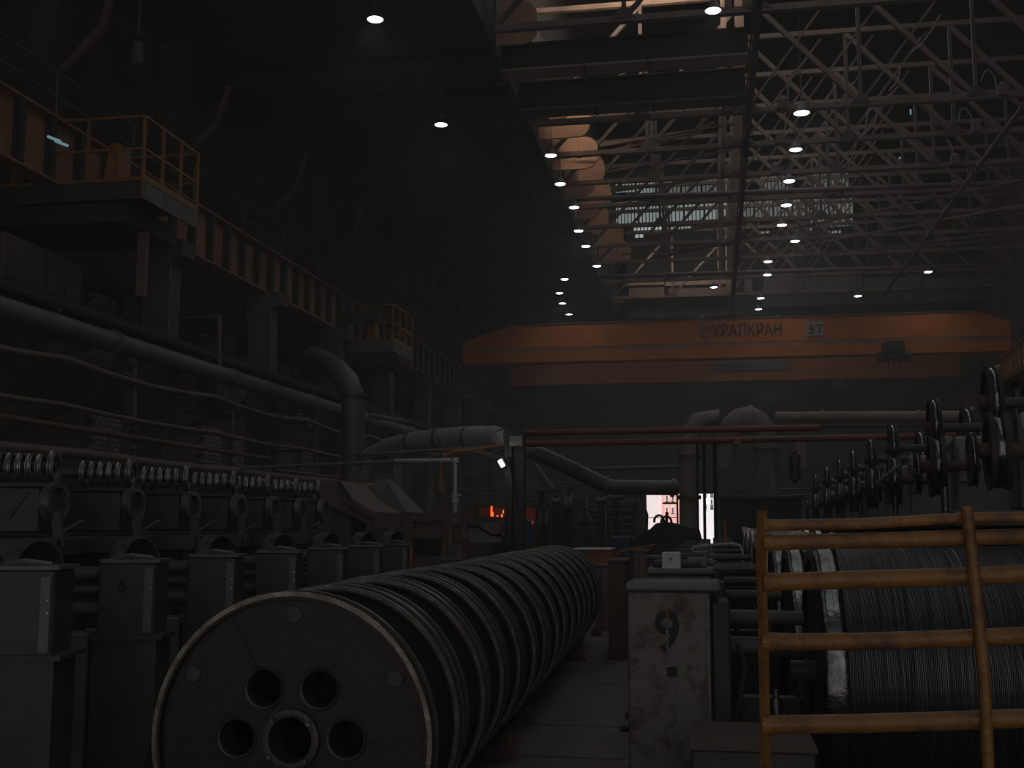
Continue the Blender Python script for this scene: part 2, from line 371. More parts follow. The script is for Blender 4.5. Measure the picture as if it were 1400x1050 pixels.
# wall bays: brick infill and frames under the girder
for i in range(7):
    y0 = 24.4 + 6 * i
    bp = thing('brick_infill', (XL + .1, y0 + 2.5, 4), f'{ORD[i]} pale brick panel set in the left wall between columns', 'wall panel', 'pale brick panels between the left columns')
    for (ya, yb, za, zb) in ((.3, 1.5, 5.3, 7.2), (1.9, 2.6, 5.3, 7.4), (3.0, 4.6, 5.2, 6.9), (.5, 2.0, 3.1, 4.5), (2.6, 4.4, 3.0, 4.4)):
        q = MB(); z = za; r = 0
        while z < zb:
            yy = ya + (.0 if r % 2 else .13)
            while yy + .24 < yb:
                q.box((XL, y0 + yy, z), (XL + .1 + random.random() * .02, y0 + yy + .24, z + .10)); yy += .26
            z += .12; r += 1
        q.build('brickwork', 'brick', bp)['kind'] = 'stuff'
def pipe_run(name, pts, r, m_, label, cat='pipe', brackets=(), flange=0, n=14):
    t = thing(name, pts[0], label, cat)
    MB().tube(pts, r, n).build('run', m_, t, smooth=True)
    fl_ = MB(); pp = [Vector(p) for p in pts]
    if flange:
        for a, b in zip(pp, pp[1:]):
            L = (b - a).length; k_ = int(L // flange)
            for i in range(k_): 
                p = a + (b - a) * ((i + .5) / max(1, k_)); dd = (b - a).normalized()
                MB().lathe([(-.03, r * .9), (-.03, r * 1.25), (.03, r * 1.25), (.03, r * .9)], p, dd, 14).build('joint', m_, t)
    for (p, q) in brackets: MB().beam(p, q, .06).build('bracket', 'truss_dark', t)
    return t
a = PX(0, 416, -11); b = PX(470, 560, -11)
Y0, Y1 = a.y, 44
def alongL(X, z, y0, y1): return [(X, y0, z), (X, y1, z)]
zb = CAMZ + .307 * 11
pipe_run('main_pipe', alongL(-11, zb, 6, 60), .19, 'grey_pipe', 'thick grey pipe running the length of the left wall', flange=5,
         brackets=[((-11, y, zb - .2), (-12.2, y, zb - .2)) for y in (17.9, 23.9, 29.9, 35.9, 41.9, 47.9)])
t = thing('cable_tray', (-11.4, 20, 5.5), 'dark cable tray heaped with hoses above the thick grey pipe', 'cable tray')
MB().box((-11.75, 6, 5.42), (-11.1, 44, 5.46)).build('tray', 'black_iron', t); MB().box((-11.12, 6, 5.46), (-11.08, 44, 5.6)).build('tray_edge', 'black_iron', t)
for q in range(5):
    pts = [(-11.2 - .1 * q, 6 + y * 1.6, 5.52 + .1 * random.random()) for y in range(24)]
    MB().tube(pts, .035 + .01 * (q % 2), 6).build('hose', 'cable', t, smooth=True)
for y in (17.9, 23.9, 29.9, 35.9): MB().beam((-11.1, y, 5.4), (-12.2, y, 5.0), .07).build('bracket', 'truss_dark', t)
def sag(X, z, ys, d=.12):
    out = []
    for i in range(len(ys) - 1):
        for q in range(4):
            s = q / 4; out.append((X, ys[i] + (ys[i + 1] - ys[i]) * s, z - d * math.sin(math.pi * s)))
    out.append((X, ys[-1], z)); return out
pipe_run('service_pipe', sag(-11, CAMZ + .258 * 11, [6, 12, 18, 24, 30, 36, 46]), .06, 'brown_pipe', 'slim brown pipe just under the thick grey pipe on the left wall', brackets=[((-11, y, 4.48), (-12.2, y, 4.48)) for y in (18, 24, 30, 36)])
pipe_run('service_pipe', sag(-11, CAMZ + .185 * 11, [6, 12, 18, 24, 30, 36], .05), .05, 'brown_pipe', 'slim brown pipe halfway down the left wall', brackets=[((-11, y, 3.7), (-12.2, y, 3.7)) for y in (18, 24, 30)])
pipe_run('service_pipe', sag(-10, CAMZ + .112 * 10, [5, 11, 17, 23, 29, 33], .04), .09, 'brown_pipe', 'low dull brown pipe on the left wall just above the spool machines', flange=4)
pipe_run('service_pipe', [(-10.5, 14, 3.3), (-10.5, 26, 3.25), (-10.5, 26.5, 3.0), (-10.5, 33, 3.0)], .05, 'rust', 'bent rusty pipe low on the left wall')
# dropped posts and bracket frames on the left
for i, (px, py0, py1) in enumerate(((184, 500, 575), (318, 560, 600), (300, 430, 520), (430, 560, 640), (152, 590, 625))):
    a = PX(px, py0, -11.1); b = PX(px, py1, -11.1)
    t = thing('pipe_hanger', b, ['steel hanger post between two pipes below the near platform', 'short steel hanger post under the brown pipe near the third column', 'tall steel hanger post crossing the thick grey pipe', 'steel hanger post left of the dark upright duct', 'stubby hanger post above the second spool machine'][i], 'post')
    MB().tube([b, a], .05, 8).build('post', 'brown_pipe', t); MB().cb(b, (.25, .25, .03)).build('foot', 'brown_pipe', t); MB().beam((a.x, a.y, a.z - .05), (-12.3, a.y, a.z - .05), .06).build('arm', 'truss_dark', t)
# wall cabinets seen dimly
for i, (px, py, w_, h_) in enumerate(((100, 520, 3.2, 1.1), (300, 545, 1.6, .9), (45, 372, 2.6, .9))):
    a = PX(px, py, -12.6)
    t = thing('wall_cabinet', a, ['wide dark switch cabinet on the left wall under the brown pipe', 'smaller dark cabinet on the left wall behind the third spool machine', 'ribbed brown cabinet at the left edge below the near platform'][i], 'cabinet')
    MB().cb(a, (.5, w_, h_)).build('body', 'wall_brown' if i == 2 else 'dark_steel', t, bevel=.02)
    for k in range(4):
        MB().cb((a.x + .26, a.y - w_ / 2 + w_ * (k + .5) / 4, a.z), (.03, w_ / 4 * .8, h_ * .8)).build('door', 'truss_dark', t)
    MB().beam((a.x, a.y, a.z - h_ / 2), (XL, a.y, a.z - h_ / 2 - .6), .1).build('bracket', 'truss_dark', t)

# ------------------------------------------------------------------ platforms
def platform(name, X1, y0, y1, zf, label, back, beam_to):
    t = thing(name, (X1, y0, zf), label, 'platform')
    MB().box((X1 - back, y0, zf - .06), (X1, y1, zf)).build('deck', 'dark_steel', t)
    MB().box((X1 - back, y0 - .03, zf - .36), (X1 + .0, y0, zf - .02)).build('front_fascia', 'grey_pipe' if y0 > 30 else 'dark_steel', t)
    n = 3
    for k in range(n): MB().box((X1, y0 + (y1 - y0) * k / n + .02, zf - .36), (X1 + .04, y0 + (y1 - y0) * (k + 1) / n - .02, zf - .03)).build('side_fascia', 'grey_pipe', t)
    MB().box((X1 - .02, y0, zf), (X1 + .02, y1, zf + .13)).build('toe_board', 'yellow', t)
    MB().box((X1 - back, y0 - .02, zf), (X1, y0 + .02, zf + .06)).build('toe_board', 'yellow', t)
    for y in [y0 + (y1 - y0) * k / n for k in range(n + 1)]: MB().beam((X1, y, zf - .3), (X1, y, zf + 1.25), .05).build('post', 'yellow', t)
    k = 1
    while X1 - k * 1.15 > X1 - back: MB().beam((X1 - k * 1.15, y0, zf), (X1 - k * 1.15, y0, zf + 1.25), .045).build('post', 'yellow', t); k += 1
    for z in (.62, 1.25):
        MB().beam((X1 - back, y0, zf + z), (X1, y0, zf + z), .045).build('rail', 'yellow', t); MB().beam((X1, y0, zf + z), (X1, y1, zf + z), .045).build('rail', 'yellow', t)
        MB().beam((X1, y1, zf + z), (X1 - back, y1, zf + z), .045).build('rail', 'yellow', t)
    for (bx, hh) in ((.9, .9), (back - .3, .8)):
        MB().prism([(X1 - bx - .18, y0 + .4, zf), (X1 - bx + .18, y0 + .4, zf), (X1 - bx + .13, y0 + .4, zf + hh), (X1 - bx - .02, y0 + .4, zf + hh)], (0, .5, 0)).build('buffer', 'yellow', t)
    MB().box((X1 - back - .5, y0 + .1, zf - .75), (X1 - .35, y1 - .1, zf - .36)).build('under_beam', 'black_iron', t)
    return t
P1 = PX(195, 246, -10.45)
t = platform('service_platform', -10.45, P1.y, PX(268, 300, -10.45).y, P1.z, 'near service platform with yellow railing and grey deck edge, top left', 3.2, 0)
a = PX(158, 315, -10.9); MB().box((a.x - .09, a.y + 1, a.z - 1.05), (a.x + .09, a.y + 1.12, a.z + .4)).build('drop_post', 'brown_pipe', t)
for (px, py) in ((74, 190), (84, 196)):
    a = PX(px, py, -10.9)
    MB().tube([a - Vector((.12, 0, -.05)), a + Vector((.12, 0, -.05))], .025, 8).build('tube_lamp', 'tube_lit', t)
P2 = PX(537, 466, -10.45)
platform('service_platform', -10.45, P2.y, PX(563, 490, -10.45).y, P2.z, 'farther service platform with yellow railing beside the second ribbed girder span', 2.6, 0)
a = PY(357, 440, 36.5); b = PY(520, 437, 36.5)
t = thing('support_arm', a, 'dark horizontal arm reaching from the wall to the farther platform', 'beam')
MB().box((a.x, 36.3, a.z - .15), (b.x, 36.7, a.z + .15)).build('arm', 'dark_steel', t); MB().box((a.x, 36.25, a.z + .15), (b.x, 36.75, a.z + .2)).build('flange', 'black_iron', t)

# ================================================================== BRIDGE CRANES
def crane(name, Y, px0, px1, ytop, ymid, ylow0, ylow1, m_, label):
    cx = (px0 + px1) / 2
    a = PY(px0, ymid, Y); b = PY(px1, ymid, Y); zt = PY(cx, ytop, Y).z; zm = PY(cx, ymid, Y).z; z2 = PY(cx, ylow0, Y).z; z3 = PY(cx, ylow1, Y).z
    t = thing(name, (a.x, Y, z3), label, 'crane'); x0, x1 = a.x, b.x
    MB().prism([(x0, Y, zm), (x1, Y, zm), (x1, Y, zm + (zt - zm) * .55), (x1 - 1.4, Y, zt), (x0 + 2.6, Y, zt), (x0, Y, zm + (zt - zm) * .35)], (0, .7, 0)).build('main_girder', m_, t)
    MB().box((x0 + 2.6, Y - .08, zt), (x1 - 1.4, Y + .78, zt + .04)).build('top_flange', 'truss', t)
    MB().box((x0, Y + .02, z2), (x1, Y + .6, zm)).build('web', 'girder_red', t)
    MB().box((x0, Y - .1, z3), (x1, Y + .8, z2)).build('lower_beam', m_, t)
    for x in (x0 - .5, x1): MB().box((x, Y - 1.6, z3 + .2), (x + .5, Y + 3, z3 + .85)).build('end_carriage', 'black_iron', t)
    for x in (x0 - .25, x1 + .25):
        for yy in (-1.2, 2.6): MB().lathe([(-.1, .01), (-.1, .3), (.1, .3), (.1, .01)], (x, Y + yy, z3 + .15), (1, 0, 0), 20).build('wheel', 'dark_steel', t)
    return t, (x0, x1, zm, zt, z2, z3)
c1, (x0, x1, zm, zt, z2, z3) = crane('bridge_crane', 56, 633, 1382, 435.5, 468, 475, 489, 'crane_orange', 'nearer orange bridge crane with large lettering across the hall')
a = PY(974, 460.5, 55.97); lt = text_mesh('lettering', 'УРАЛКРАН', (PY(974, 444, 55.97).z - a.z) * 1.36, a, 'letter', c1, .02, 1.0)
W = PY(1069, 460, 55.97).x - a.x
mxv = max(v.co.x for v in lt.data.vertices); mnv = min(v.co.x for v in lt.data.vertices)
for v in lt.data.vertices: v.co.x = mnv + (v.co.x - mnv) * W / (mxv - mnv)
e = PY(965, 452, 55.97)
em = MB(); em.tube([tuple(p) for p in arc(e - Vector((0, 0, .12)), .2, 90, 450, 16, (1, 0, 0), (0, 0, 1))], [.05 + .03 * math.sin(i * .4) for i in range(17)], 6)
em.tube([e + Vector((-.3, 0, .35)), e + Vector((0, 0, .1)), e + Vector((.25, 0, .3))], .05, 6); em.build('emblem', 'panel_grey', c1)
a = PY(1103, 459, 55.97); b = PY(1125, 440, 55.97)
MB().box((a.x, 55.92, a.z), (b.x, 55.99, b.z)).build('capacity_sign', 'pale', c1)
q = PY(1106, 456.5, 55.9); text_mesh('sign_lettering', '5Т', (PY(1106, 444, 55.9).z - q.z) * 1.36, q, 'letter', c1, .015, 1.05)
for px in (960, 1064): 
    q = PY(px, 437, 56.3); MB().tube([q, q + Vector((0, 0, .25))], .06, 8).build('warning_light', 'pale', c1)
q = PY(1222, 485, 55.2); hz = thing('hoist_trolley', q, 'dark hoist trolley with two round drums under the nearer crane', 'hoist')
MB().cb(q + Vector((0, .2, .35)), (.9, 1.2, .55)).build('motor_box', 'black_iron', hz, bevel=.04)
MB().tube([q + Vector((-.62, 0, -.1)), q + Vector((.62, 0, -.1))], .19, 16).build('drum', 'grey_blue', hz, smooth=True)
for s in (-1, 1): MB().lathe([(-.12, .02), (-.12, .26), (.12, .26), (.12, .02)], q + Vector((s * .62, 0, -.1)), (1, 0, 0), 20).build('drum_end', 'grey_blue', hz, smooth=True)
for x in (-.25, 0, .25): MB().tube([q + Vector((x, 0, -.2)), q + Vector((x, 0, -.62))], .03, 6).build('rope', 'black_iron', hz)
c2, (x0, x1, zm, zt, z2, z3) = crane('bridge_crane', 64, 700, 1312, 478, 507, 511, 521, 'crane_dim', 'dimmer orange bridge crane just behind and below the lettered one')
a = PY(975, 505, 63.97); b = PY(1075, 493, 63.97); MB().box((a.x - .1, 63.93, a.z - .1), (b.x, 63.99, b.z + .05)).build('name_board', 'panel_grey', c2)
text_mesh('lettering', 'УРАЛКРАН', (b.z - a.z) * .95, PY(977, 503.5, 63.9), 'letter', c2, .01, 1.05)
q = PY(1147, 527, 63.3); hz = thing('hook_block', q, 'dark hook block hanging below the dimmer rear crane', 'hook')
MB().cb(q, (.8, .5, .5)).build('block', 'black_iron', hz, bevel=.06); MB().tube([q + Vector((-.3, .2, .1)), q + Vector((-.3, .7, .9))], .03, 6).build('rope', 'black_iron', hz)
MB().lathe([(-.08, .02), (-.08, .3), (.08, .3), (.08, .02)], q + Vector((-.1, -.3, .05)), (0, 1, 0), 18).build('sheave', 'dark_steel', hz)
MB().tube([tuple(p) for p in [q + Vector((-.3, 0, -.2)), q + Vector((-.3, 0, -.4))] + arc(q + Vector((-.3, 0, -.6)), .16, 90, -180, 9, (1, 0, 0), (0, 0, 1))], .045, 8).build('hook', 'dark_steel', hz)

# ================================================================== ROOF STEEL
ZC = CAMZ + 12.5
tr = None; TY = [27.4, 34.45, 37.65, 41.0, 44.2, 47.4, 50.8, 54.2, 58.6, 63.0]
XN = [-5.24, -1.94, 1.36, 4.66, 7.96, 11.26, 14.9]
def truss_at(Y, label):
    t = thing('roof_truss', (1.36, Y, ZC), label, 'truss', 'brown steel roof trusses across the lit bay')
    MB().box((XN[0], Y - .1, ZC - .02), (XN[-1], Y + .1, ZC + .14)).build('bottom_chord', 'truss', t)
    MB().box((XN[0], Y - .08, ZC + 3.7), (XN[-1], Y + .08, ZC + 3.86)).build('top_chord', 'truss', t)
    for i, x in enumerate(XN):
        if x != 1.36: MB().beam((x, Y, ZC + .1), (x, Y, ZC + 3.75), .11, .11, (0, 1, 0)).build('vertical', 'truss_dark', t)
    MB().box((.98, Y - .12, ZC + .12), (1.26, Y + .12, ZC + 3.7)).build('centre_post', 'truss', t); MB().box((.55, Y - .12, ZC + .12), (.72, Y + .12, ZC + 3.7)).build('centre_post', 'truss', t)
    for (a, b) in zip(XN[:2], XN[1:3]): MB().beam((a, Y, ZC + .1), (b, Y, ZC + 3.7), .12, .1, (0, 1, 0)).build('diagonal', 'truss_dark', t)
    for (a, b) in zip(XN[2:-1], XN[3:]): MB().beam((b, Y, ZC + .1), (a, Y, ZC + 3.7), .15, .12, (0, 1, 0)).build('diagonal', 'truss', t)
    for x in (2.4, 4.1, 5.8): MB().beam((x - 1.2, Y + .3, ZC + .1), (x + 1.5, Y + .3, ZC + 3.7), .07, .07, (0, 1, 0)).build('tie_rod', 'truss', t)
    for x in XN[1:-1]:
        MB().prism([(x - .3, Y - .13, ZC + .05), (x + .3, Y - .13, ZC + .05), (x + .1, Y - .13, ZC + .32), (x - .1, Y - .13, ZC + .32)], (0, .26, 0)).build('gusset', 'truss_dark', t)
    return t
tr = truss_at(TY[0], 'nearest brown roof truss at the top edge above the first dark box girder')
for i, Y in enumerate(TY[1:]):
    copy_tree(tr, (1.36, Y, ZC), f'{ORD[i + 1]} brown roof truss counting away from the top edge' if i < 8 else 'last brown roof truss, right above the lettered crane')
# longitudinal members
t = thing('ridge_beam', (1.36, 30, ZC), 'dark lengthwise beam with a pale edge crossing under all the roof trusses', 'beam')
MB().box((1.27, 8, ZC - .26), (1.42, 70, ZC - .05)).build('web', 'truss_dark', t); MB().tube([(1.22, 8, ZC - .10), (1.22, 70, ZC - .10)], .028, 8).build('conduit', 'panel_pale', t)
t = thing('roof_pipe', (9.3, 30, ZC - .2), 'long pale brown roof pipe slanting down through the trusses at right', 'pipe')
MB().tube([(9.3, 24, ZC - .25), (9.3, 63, ZC - .25)], .085, 12).build('run', 'brown_pipe', t, smooth=True)
for y in TY[1:]: MB().lathe([(-.06, .08), (-.06, .12), (.06, .12), (.06, .08)], (9.3, y, ZC - .25), (0, 1, 0), 12).build('clamp', 'truss_dark', t)
for i, (y, z) in enumerate(((43, -.1), (57, -.1))):
    t = thing('cross_pipe', (0, y, ZC + z), ['round reddish pipe crossing the bay between the fourth and fifth trusses', 'round pale pipe crossing the bay in front of the last trusses'][i], 'pipe')
    MB().tube([(-5.5, y - .5, ZC + z), (XR, y + .3, ZC + z)], .1, 12).build('run', 'brown_pipe', t, smooth=True)
    for x in (-2, .9, 5, 9): MB().lathe([(-.08, .1), (-.08, .15), (.08, .15), (.08, .1)], (x, y, ZC + z), (1, 0, 0), 12).build('joint', 'truss', t)
br = [((900, 352), (1400, 245), 12.3), ((1020, 350), (1400, 280), 12.2), ((1100, 350), (1400, 315), 12.2), ((880, 322), (1010, 306), 12.6), ((850, 348), (1005, 334), 12.4),
      ((820, 200), (1010, 168), 13.4), ((830, 235), (1000, 205), 13.3), ((822, 197), (962, 176), 13.8), ((835, 262), (1000, 240), 13.1), ((905, 195), (975, 168), 14.2), ((1150, 345), (1400, 325), 12.4), ((790, 215), (960, 180), 13.0)]
BL = ['longest brace sweeping from the crane-side trusses up to the right edge', 'second long brace sweeping toward the right edge, lower', 'low brace near the right edge above the slanting pipe foot', 'short brace above the upper translucent panes at left', 'reddish brace just under the translucent panes at left', 'brace near the left truss ends crossing the second truss', 'brace near the left truss ends crossing the third truss', 'highest short brace left of the dark lengthwise beam', 'brace crossing the left translucent panes', 'short brace close to the dark lengthwise beam, near the second truss', 'brace ending at the right edge just over the cross pipe', 'steep brace beside the brown end boards']
for i, (a, b, hgt) in enumerate(br):
    A = PZ(a[0], a[1], CAMZ + hgt); B = PZ(b[0], b[1], CAMZ + hgt)
    t = thing('bracing_rod', A, BL[i], 'brace', 'slanting braces between the roof trusses')
    MB().beam(A, B, .09, .07).build('rod', 'truss' if i % 2 else 'brown_pipe', t)
# diagonal slopes hanging at left of the lantern
for i, ((a, b), (c, d)) in enumerate((((655, 145), (765, 325)), ((722, 250), (765, 330)))):
    A = PZ(a, b, 14.4); B = PZ(c, d, 14.4)
    tag(MB().beam(A, B, .12).build('hanging_strut', 'truss_dark'), ['long faint strut slanting under the dark ceiling left of the trusses', 'short faint strut beside the hanging lamps under the dark ceiling'][i], 'strut')
# dark box girders
for i, (Y, z0, z1) in enumerate(((29.6, 14.06, 14.72), (32.35, 13.95, 14.72))):
    t = thing('box_girder', (-5, Y, z0), ['nearest dark box girder with a bright lower flange across the top', 'second dark box girder across the top, above the lit trusses'][i], 'girder')
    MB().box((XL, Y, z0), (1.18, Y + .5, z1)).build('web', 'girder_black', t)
    MB().box((XL, Y - .12, z0 - .06), (-5.5, Y + .6, z0)).build('bottom_flange', 'girder_black', t); MB().box((-5.5, Y - .12, z0 - .06), (1.18, Y + .6, z0)).build('bottom_flange', 'brown_pipe' if i else 'panel_pale', t)  # pale toward the lit bay, black beyond: light falloff put into the colour
    MB().box((XL, Y - .12, z1), (1.18, Y + .6, z1 + .05)).build('top_flange', 'girder_black', t)
    for x in (-9, -5.5, -3.2, -1.5): MB().box((x, Y - .14, z0 - .1), (x + .06, Y + .6, z0)).build('clip', 'black_iron', t)
    if i == 1:
        for zz in (.12, .28): MB().tube([(-6, Y - .9, z1 - .0 - zz), (1.18, Y - .9, z1 - zz)], .025, 6).build('conduit', 'brown_pipe', t)
# fascia beams at the far end; top-lit upper faces painted paler than lower
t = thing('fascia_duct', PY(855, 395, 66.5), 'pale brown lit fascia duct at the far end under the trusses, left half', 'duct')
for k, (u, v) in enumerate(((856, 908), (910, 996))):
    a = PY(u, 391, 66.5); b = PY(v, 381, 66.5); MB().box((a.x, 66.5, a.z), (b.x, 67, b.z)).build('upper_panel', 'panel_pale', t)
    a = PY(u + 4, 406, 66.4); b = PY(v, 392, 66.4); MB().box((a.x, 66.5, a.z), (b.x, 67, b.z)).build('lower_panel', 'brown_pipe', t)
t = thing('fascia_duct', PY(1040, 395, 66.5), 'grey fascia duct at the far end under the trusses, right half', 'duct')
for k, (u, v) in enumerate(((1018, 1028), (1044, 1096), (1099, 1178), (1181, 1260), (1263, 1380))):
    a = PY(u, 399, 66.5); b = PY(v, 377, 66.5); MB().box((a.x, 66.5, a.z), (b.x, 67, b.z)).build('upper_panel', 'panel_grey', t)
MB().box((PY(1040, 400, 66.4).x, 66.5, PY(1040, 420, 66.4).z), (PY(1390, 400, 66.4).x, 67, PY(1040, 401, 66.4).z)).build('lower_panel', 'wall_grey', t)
# junction boxes on the chords, hooked cables
for i, (px, py, hh) in enumerate(((1070, 141, 0), (1067, 189, 1), (1060, 231, 2), (996, 146, 0), (996, 193, 1), (994, 236, 2), (1372, 128, 0), (1335, 180, 1), (1306, 224, 2), (1138, 260, 3))):
    Y = TY[1 + hh] - .19; p = PY(px, py, Y); p.z = ZC + .14 if abs(p.z - ZC) < .8 else p.z
    t = thing('junction_box', p, 'small junction box on the %s truss chord %s' % (ORD[1 + hh], ['just right of the dark lengthwise beam', 'just left of the dark lengthwise beam', 'near the slanting roof pipe', 'at the head of the pale lamp file'][min(i // 3, 3)]), 'junction box', 'junction boxes on the roof truss chords')
    MB().cb(p, (.3, .2, .34)).build('body', 'brown_pipe', t, bevel=.02); MB().cb(p + Vector((0, 0, .2)), (.16, .14, .1)).build('cap', 'panel_pale', t); MB().tube([p + Vector((.15, 0, 0)), p + Vector((.35, 0, .05))], .03, 6).build('gland', 'cable', t)
def px_tube(name, pts, Y, r, m_, label, cat='cable', group=None):
    t = MB().tube([PY(x, y, Y + (i * .0)) for i, (x, y) in enumerate(pts)], r, 7).build(name, m_, None, smooth=True)
    return tag(t, label, cat, group)
hk = [([(1077, 138), (1077, 118), (1081, 102), (1088, 96), (1094, 99), (1095, 112)], 34.2), ([(1095, 99), (1095, 150)], 34.2), ([(1071, 186), (1075, 165), (1082, 150)], 37.4), ([(1184, 175), (1186, 155), (1193, 147), (1200, 151), (1196, 168), (1183, 182), (1175, 190)], 37.4),
      ([(1362, 130), (1361, 108), (1353, 95), (1346, 98), (1341, 112)], 34.2), ([(1330, 180), (1328, 160), (1320, 147), (1313, 150), (1311, 165)], 37.4), ([(1303, 222), (1301, 200), (1295, 191)], 40.8),
      ([(1225, 122), (1210, 135), (1200, 150)], 37.2), ([(1171, 195), (1166, 212), (1160, 222), (1152, 230)], 40.8), ([(1151, 230), (1146, 248), (1140, 260)], 43.8), ([(1285, 20), (1275, 40), (1260, 60), (1247, 71)], 29), ([(1232, 90), (1228, 110), (1215, 125)], 33)]
CL = ['arching over the second truss by the top lamp', 'hanging straight down beside the top truss lamp', 'stub rising from the third truss by the dark beam', 'knotted loop on the third truss right of centre', 'hook-shaped on the second truss at far right', 'hook-shaped on the third truss at far right', 'short hook on the fourth truss at far right', 'rising above the knotted loop', 'trailing down from the knotted loop', 'trailing onto the fourth truss chord', 'hanging over the first chord at right', 'slack piece under the first chord at right']
for i, (pts, Y) in enumerate(hk):
    px_tube('hanging_cable', pts, Y, .035 if i % 3 == 0 else .025, 'pale_cable', 'loose pale cable ' + CL[i], 'cable', 'loose cables looping over the roof trusses')
# slits of daylight in the roof at right
for (px, py) in ((1245, 153), (1327, 28), (1258, 53), (1230, 216), (753, 130), (768, 166)):
    p = PY(px, py, 45 if px > 800 else 36); o = MB().cb(p, (.06, .03, .22 if py in (153, 166) else .08)).build('roof_gap', 'tube_lit')
    tag(o, {1245: 'largest blue-green gap of daylight in the dark roof at right', 1327: 'small blue gap of daylight near the top right corner', 1258: 'tiny gap of daylight above the first chord at right', 1230: 'tiny lone gap of daylight below the largest one', 753: 'small green gap of daylight beside the second box girder', 768: 'green gap of daylight left of the brown end boards'}[px], 'light gap', 'small daylight gaps in the roof')

# ------------------------------------------------------------------ lamps
LP = [(513, 27), (603, 171), (753, 213), (766, 252), (785, 284), (791, 316), (801, 337), (816, 364), (772, 382), (765, 401), (769, 415), (778, 430),
      (975, 15), (1096, 155), (1088, 205), (1079, 248), (1075, 281), (1069, 308), (1087, 330), (1050, 358), (1049, 376), (976, 393), (1040, 408), (1037, 423), (1269, 372), (1173, 405)]
def make_lamp(p, label, grp):
    t = thing('bay_lamp', p, label, 'lamp', grp)
    MB().lathe([(-.0, .20), (.05, .20), (.08, .17), (.22, .10), (.26, .03)], p, (0, 0, 1), 20).build('housing', 'duct', t, smooth=True)
    MB().lathe([(-.004, .001), (-.004, .165), (.01, .18)], p, (0, 0, 1), 20).build('lens', 'lamp_lens', t)
    return t
lamp0 = None
labs = ['lone bright lamp high on the dark ceiling at upper left', 'lone lamp below and right of the uppermost left lamp', 'first lamp of the short file left of the lit trusses', 'second lamp of the file left of the lit trusses', 'third lamp of the file left of the lit trusses, dimmer', 'fourth lamp of the file left of the lit trusses', 'fifth lamp of the file left of the lit trusses', 'lowest lamp of the file left of the lit trusses, by a round pipe',
        'top lamp of the small cluster of four over the crane', 'leftmost lamp of the small cluster of four over the crane', 'third lamp down of the small cluster of four', 'bottom lamp of the small cluster of four, just above the orange crane',
        'bright lamp at the top edge beside the first box girder', 'topmost lamp of the file among the trusses, under a cable hook', 'second lamp down of the file among the trusses', 'third lamp down of the file among the trusses', 'fourth lamp down of the file among the trusses', 'fifth lamp down of the file among the trusses', 'double-glow lamp set right of the truss file', 'lamp on the thick round cross pipe', 'lamp just under the thick round cross pipe', 'lamp in front of the pale brown fascia duct', 'upper lamp of the pair above the crane lettering', 'lower lamp of the pair above the crane lettering', 'rightmost lamp, alone in front of the far dark panels', 'lamp alone right of the centre, above the capacity sign']
HG = []
for i, (px, py) in enumerate(LP):
    p = PZ(px, py, CAMZ + 12.1 - (.0 if px > 900 else .2))
    if p.x > -4.8:
        ok = [Y for Y in TY if PY(px, py, Y).z <= 13.85]
        if ok: p = PY(px, py, ok[-1])
    top = ZC if p.x > -4.8 else 14.75
    if lamp0 is None: lamp0 = lm = make_lamp(p, labs[0], 'bay lamps')
    else:
        lm = copy_tree(lamp0, p, labs[i])
    HG.append((lm, p, top))
    light('SPOT', 'bay_lamp_light', p - Vector((0, 0, .08)), 26, (.9, .96, 1), (0, 0, 0), .15, spot_size=R_(130), spot_blend=.6)
for lm, p, top in HG: MB().tube([p + Vector((0, 0, .24)), Vector((p.x, p.y, top + .02))], .014, 6).build('hanger', 'cable', lm)

